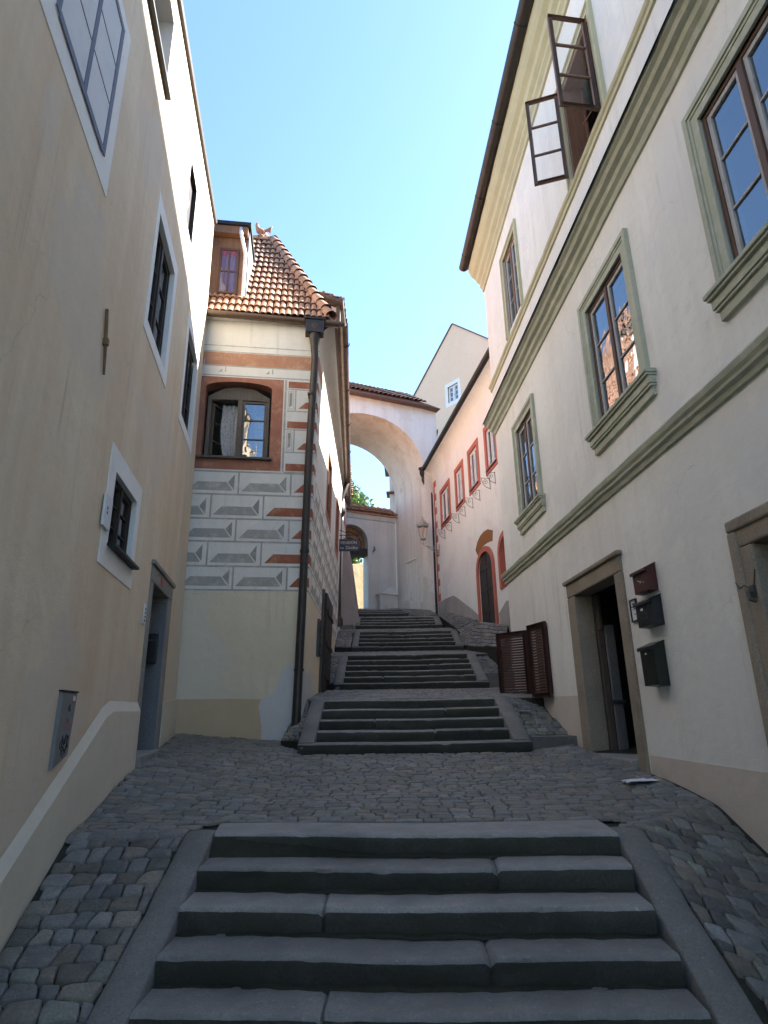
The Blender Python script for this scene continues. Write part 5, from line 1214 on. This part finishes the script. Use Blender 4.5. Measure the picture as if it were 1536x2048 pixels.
# battered buttress beside the far downpipe
e = thing('buttress', (-1.6, 20.5, 3.5), 'leaning grey pink masonry buttress left of the gateway', 'buttress')
b = MB(); b.prism(FW, [(-3, 2.5), (-.80, 2.5), (-.87, 3.9), (-1.0, 4.3), (-1.22, 6.0), (-1.30, 6.6), (-3, 7.4)], -20.5, -24.2); b.build('masonry', M['butt'], e, bevel=.04)
b = MB(); b.box(FW, -1.9, -1.05, -20.5, -20.2, 2.6, 3.62); b.build('base_block', M['curb'], e, bevel=.03)

# hanging sign
e = thing('hanging_sign', (-1.6, 18.5, 5.8), 'dark blue pension sign on a scrolled iron arm left of the gateway', 'sign')
b = MB(); b.tube([(-1.62, 18.4, 6.12), (-.74, 18.4, 6.12)], .014, 6); b.tube([(-1.62, 18.4, 6.4), (-1.3, 18.4, 6.25), (-1.05, 18.4, 6.12)], .010, 6); b.tube([(-1.60, 18.4, 5.5), (-1.60, 18.4, 6.5)], .014, 6)
for x in (-1.33, -.86): b.tube([(x, 18.4, 6.12), (x, 18.4, 5.98)], .006, 5)
b.tube([(-.74 + .05 * math.cos(t) * (1 - .1 * t), 18.4, 6.17 + .05 * math.sin(t) * (1 - .1 * t)) for t in [-1.57 + .5 * k for k in range(11)]], .009, 6)
b.build('arm', M['black'], e)
b = MB(); b.box(FW, -1.42, -.78, -18.42, -18.38, 5.61, 5.99); pl = b.build('board', M['signblue'], e, bevel=.006)
def text(body, size, loc, rot, mat, parent, name='lettering'):
    cu = bpy.data.curves.new(name, 'FONT'); cu.body = body; cu.size = size; cu.align_x = 'CENTER'; cu.extrude = .002
    t = bpy.data.objects.new(name, cu); C.objects.link(t); bpy.context.view_layer.update()
    me = bpy.data.meshes.new_from_object(t.evaluated_get(bpy.context.evaluated_depsgraph_get())); bpy.data.objects.remove(t)
    me.materials.clear(); me.materials.append(mat)
    o = bpy.data.objects.new(name, me); C.objects.link(o); o.parent = parent; o.location = V(loc) - parent_org(parent); o.rotation_euler = rot; ORG[o] = V(loc); return o
text('PENSION', .125, (-1.10, 18.375, 5.83), (R_(90), 0, 0), M['gold'], pl); text('na Zámku', .135, (-1.10, 18.375, 5.67), (R_(90), 0, 0), M['gold'], pl)

# ================================================================== GABLE HOUSE, GARDEN WALL, TREES
e = thing('gable_house', FH.pt(.7, 0, 8), 'tall salmon gable house rising behind the arch and pink house', 'house')
b = MB(); gp = [(-2.75, 4), (-2.75, 17.45), (.76, 20.72), (6.5, 15.4), (6.5, 4)]
hw = dict(u0=.16, u1=.90, z0=16.2, z1=17.15)
b.add([FH.pt(u, 0, z) for u, z in ((-2.75, 4), (-2.75, 17.45), (.16, 20.16), (.76, 20.72), (.90, 20.59), (6.5, 15.4), (6.5, 4), (.16, 4), (.9, 4), (.16, 16.2), (.9, 16.2), (.16, 17.15), (.9, 17.15))],
      [[0, 7, 9, 11, 2, 1], [11, 12, 4, 3, 2], [7, 8, 10, 9], [8, 6, 5, 4, 12, 10]])
a = [FH.pt(u, 0, z) for u, z in gp]; k = [FH.pt(u, -3.3, z) for u, z in gp]
b.add(a + k, [[5, 6, 7, 8, 9], [0, 1, 6, 5], [3, 4, 9, 8]]); b.build('wall', M['h_wall'], e)
b = MB()
for (p, q) in ((gp[1], gp[2]), (gp[2], gp[3])):
    d = V((q[0] - p[0], 0, q[1] - p[1])).normalized(); nn = (-d.z * .06, d.x * .06)
    pts = [FH.pt(p[0], .06, p[1]), FH.pt(q[0], .06, q[1]), FH.pt(q[0] + nn[0], .06, q[1] + nn[1]), FH.pt(p[0] + nn[0], .06, p[1] + nn[1])]; b.extr(pts, FH.o * -3.5)
b.build('roof', M['tileold'], e, attr=True)
w = casement(FH, e, .16, .90, 16.2, 17.15, -.06, rows=3, cols=1, frame='whitewood', sash='whitewood', fw=.05, sw=.05, bw=.04)
b = MB(); ring(b, FH, rect(-.02, 1.07, 15.98, 17.36), rect(.16, .90, 16.2, 17.15), -.02, .02); b.build('surround', M['white'], w)
b = MB(); b.box(FH, .2, .86, -.35, -.3, 16.25, 17.1); b.build('blind', M['tymp'], w)
# side wing seen through the arch
e = thing('wing_building', (1.6, 28.5, 5), 'narrow yellow plastered wing glimpsed through the tall arch', 'building')
b = MB(); b.extr([(.28, 27.6, 4), (2.6, 27.6, 4), (2.6, 29.8, 4), (.42, 29.8, 4)], (0, 0, 8.55)); b.build('wall', M['a_in'], e)
b = MB(); b.extr([(.0, 27.4, 12.56), (2.8, 27.4, 12.56), (2.8, 30, 12.56), (.1, 30, 12.56)], (0, 0, .10)); b.extr([(.08, 27.45, 12.66), (2.7, 27.45, 13.9), (2.7, 29.9, 13.9), (.12, 29.9, 12.66)], (0, 0, .12)); b.build('roof', M['tileold'], e, attr=True)
b = MB(); b.extr([(.12, 27.5, 10.75), (.5, 27.5, 10.75), (.5, 28.2, 10.75), (.16, 28.2, 10.75)], (0, 0, .1)); b.build('ledge', M['tileold'], e, attr=True)
# sunlit garden wall
e = thing('garden_wall', (-1.6, 31.5, 5.8), 'sunlit ochre rubble garden wall seen through the gateway', 'wall')
b = MB(); A, Bq = V((-3.4, 29.4, 0)), V((-.75, 32.9, 0)); d = (Bq - A).normalized(); nrm = V((-d.y, d.x, 0)); n = 24; P = []
for k in range(n + 1):
    p = A.lerp(Bq, k / n); zt = 7.55 + 1.15 * k / n + .06 * nz((k * .8, 3, 1))
    for q, z in ((p, 4.5), (p + V((0, 0, 0)), zt), (p + nrm * .4, zt + .05), (p + nrm * .4, 4.5)): P.append(V((q.x, q.y, z)))
b.add(P, [[i * 4 + j, (i + 1) * 4 + j, (i + 1) * 4 + j + 1, i * 4 + j + 1] for i in range(n) for j in range(3)] + [[0, 1, 2, 3], [n * 4, n * 4 + 1, n * 4 + 2, n * 4 + 3]]); b.build('masonry', M['ochre'], e)
def crown(b, c, r, n, ls, flat=1.0, seed=0):
    random.seed(seed); lobes = [(V((rnd(-1, 1), rnd(-1, 1), rnd(-.7, .9) * flat)) * r * .62, r * rnd(.32, .55)) for _ in range(16)]
    for _ in range(n):
        o, lr = random.choice(lobes); v = V((random.gauss(0, 1), random.gauss(0, 1), random.gauss(0, 1))).normalized() * lr * rnd(.55, 1.06)
        p = V(c) + o + v; x = V((rnd(-1, 1), rnd(-1, 1), rnd(-1, 1))).normalized(); y = x.cross(V((rnd(-1, 1), rnd(-1, 1), rnd(-1, 1)))).normalized(); s = ls * rnd(.6, 1.3)
        b.add([p - x * s, p + y * s * .45 - V((0, 0, s * .1)), p + x * s, p - y * s * .45], [[0, 1, 2, 3]], 0, rnd(0, 1))
def tree(c, h, r, n, label, seed, cz):
    e = thing('tree', c, label, 'tree'); b = MB(); c = V(c)
    b.tube([c, c + V((.1, .1, h * .35)), c + V((0, 0, h * .7)), c + V((.1, 0, h))], [.22, .16, .10, .03], 8)
    random.seed(seed)
    for k in range(9):
        z = h * rnd(.45, .9); a = rnd(0, 6.3); b.tube([c + V((0, 0, z)), c + V((math.cos(a) * r * .45, math.sin(a) * r * .45, z + r * .3)), c + V((math.cos(a) * r * .8, math.sin(a) * r * .8, z + r * .5))], [.07, .045, .012], 6)
    b.build('trunk', M['bark'], e, smooth=True)
    b = MB(); crown(b, c + V((0, 0, cz)), r, n, .13, .9, seed); b.build('crown', M['leaf'], e, attr=True); return e
tree((-3.3, 36.6, 5.9), 7.6, 2.9, 14000, 'leafy green tree standing up behind the gateway coping', 3, 6.3)
tree((-2.4, 34.2, 5.9), 2.6, 1.25, 4500, 'low leafy tree behind the sunlit garden wall', 5, 2.9)
random.seed(99)
# paper scraps
def scrap(c, s, label, seed):
    random.seed(seed); b = MB(); n = 6
    for j in range(n + 1):
        for i in range(n + 1):
            x, y = (i / n - .5) * s, (j / n - .5) * s * .55; x += rnd(-.08, .08) * s; y += rnd(-.06, .06) * s
            b.v.append(V((c[0] + x, c[1] + y + .25 * x, c[2] + .022 + abs(.035 * s * math.sin(i * 1.3 + j)) + rnd(0, .008))))
    for j in range(n):
        for i in range(n): a = j * (n + 1) + i; b.f.append([a, a + 1, a + n + 2, a + n + 1]); b.m.append(0); b.c.append(1)
    tag(b.build('paper_scrap', M['paper'], smooth=True, org=c), label, 'litter')
scrap((2.56, 6.85, g(2.56, 6.85)), .36, 'crumpled pale paper scrap on cobbles by the open doorway', 4)
scrap((2.22, 10.55, .83), .20, 'small pale paper scrap on the cobbled ramp below the shutter', 6)

# ================================================================== LIGHT, SKY, CAMERA
sd = V((1.0, .45, .95)).normalized()
el = math.asin(sd.z); az = math.atan2(sd.x, sd.y)
w = bpy.data.worlds.new('World'); sc.world = w; w.use_nodes = True; nt = w.node_tree
bg = nt.nodes['Background']; sky = nt.nodes.new('ShaderNodeTexSky'); sky.sky_type = 'NISHITA'; sky.sun_disc = False
sky.sun_elevation = el; sky.sun_rotation = az; sky.altitude = 500; sky.air_density = 1.0; sky.dust_density = .6; sky.ozone_density = 1.2
tn = nt.nodes.new('ShaderNodeMix'); tn.data_type = 'RGBA'; tn.blend_type = 'MULTIPLY'; tn.inputs[0].default_value = 1; tn.inputs[7].default_value = (.88, 1.0, 1.06, 1)   # white balance of the sky light
nt.links.new(sky.outputs[0], tn.inputs[6]); nt.links.new(tn.outputs[2], bg.inputs[0]); bg.inputs[1].default_value = .09
sl = bpy.data.lights.new('sun', 'SUN'); sl.energy = 5.0; sl.angle = R_(.5); sl.color = (1, .985, .95)
so = bpy.data.objects.new('sun', sl); C.objects.link(so); so.rotation_euler = sd.to_track_quat('Z', 'Y').to_euler(); so.location = (20, 10, 30)
cam = bpy.data.cameras.new('camera'); co = bpy.data.objects.new('camera', cam); C.objects.link(co); sc.camera = co
cam.sensor_fit = 'VERTICAL'; cam.sensor_height = 36; cam.sensor_width = 27; cam.lens = 36 * 1236 / 2048; cam.clip_start = .05; cam.clip_end = 2000
p, r = R_(18.07), R_(-.9165); cp, sp = math.cos(p), math.sin(p); f = V((0, cp, sp)); up = V((0, -sp, cp)); ri = V((1, 0, 0)); c, s = math.cos(r), math.sin(r)
A = ri * c + up * s; U = up * c - ri * s
co.matrix_world = Matrix(((A.x, U.x, -f.x, 0), (A.y, U.y, -f.y, 0), (A.z, U.z, -f.z, .851), (0, 0, 0, 1)))
sc.view_settings.view_transform = 'Standard'; sc.view_settings.look = 'None'; sc.view_settings.gamma = 1; sc.view_settings.exposure = 2.5
sc.cycles.max_bounces = 10; sc.cycles.diffuse_bounces = 6; sc.cycles.glossy_bounces = 4; sc.cycles.transparent_max_bounces = 12; sc.cycles.use_denoising = True
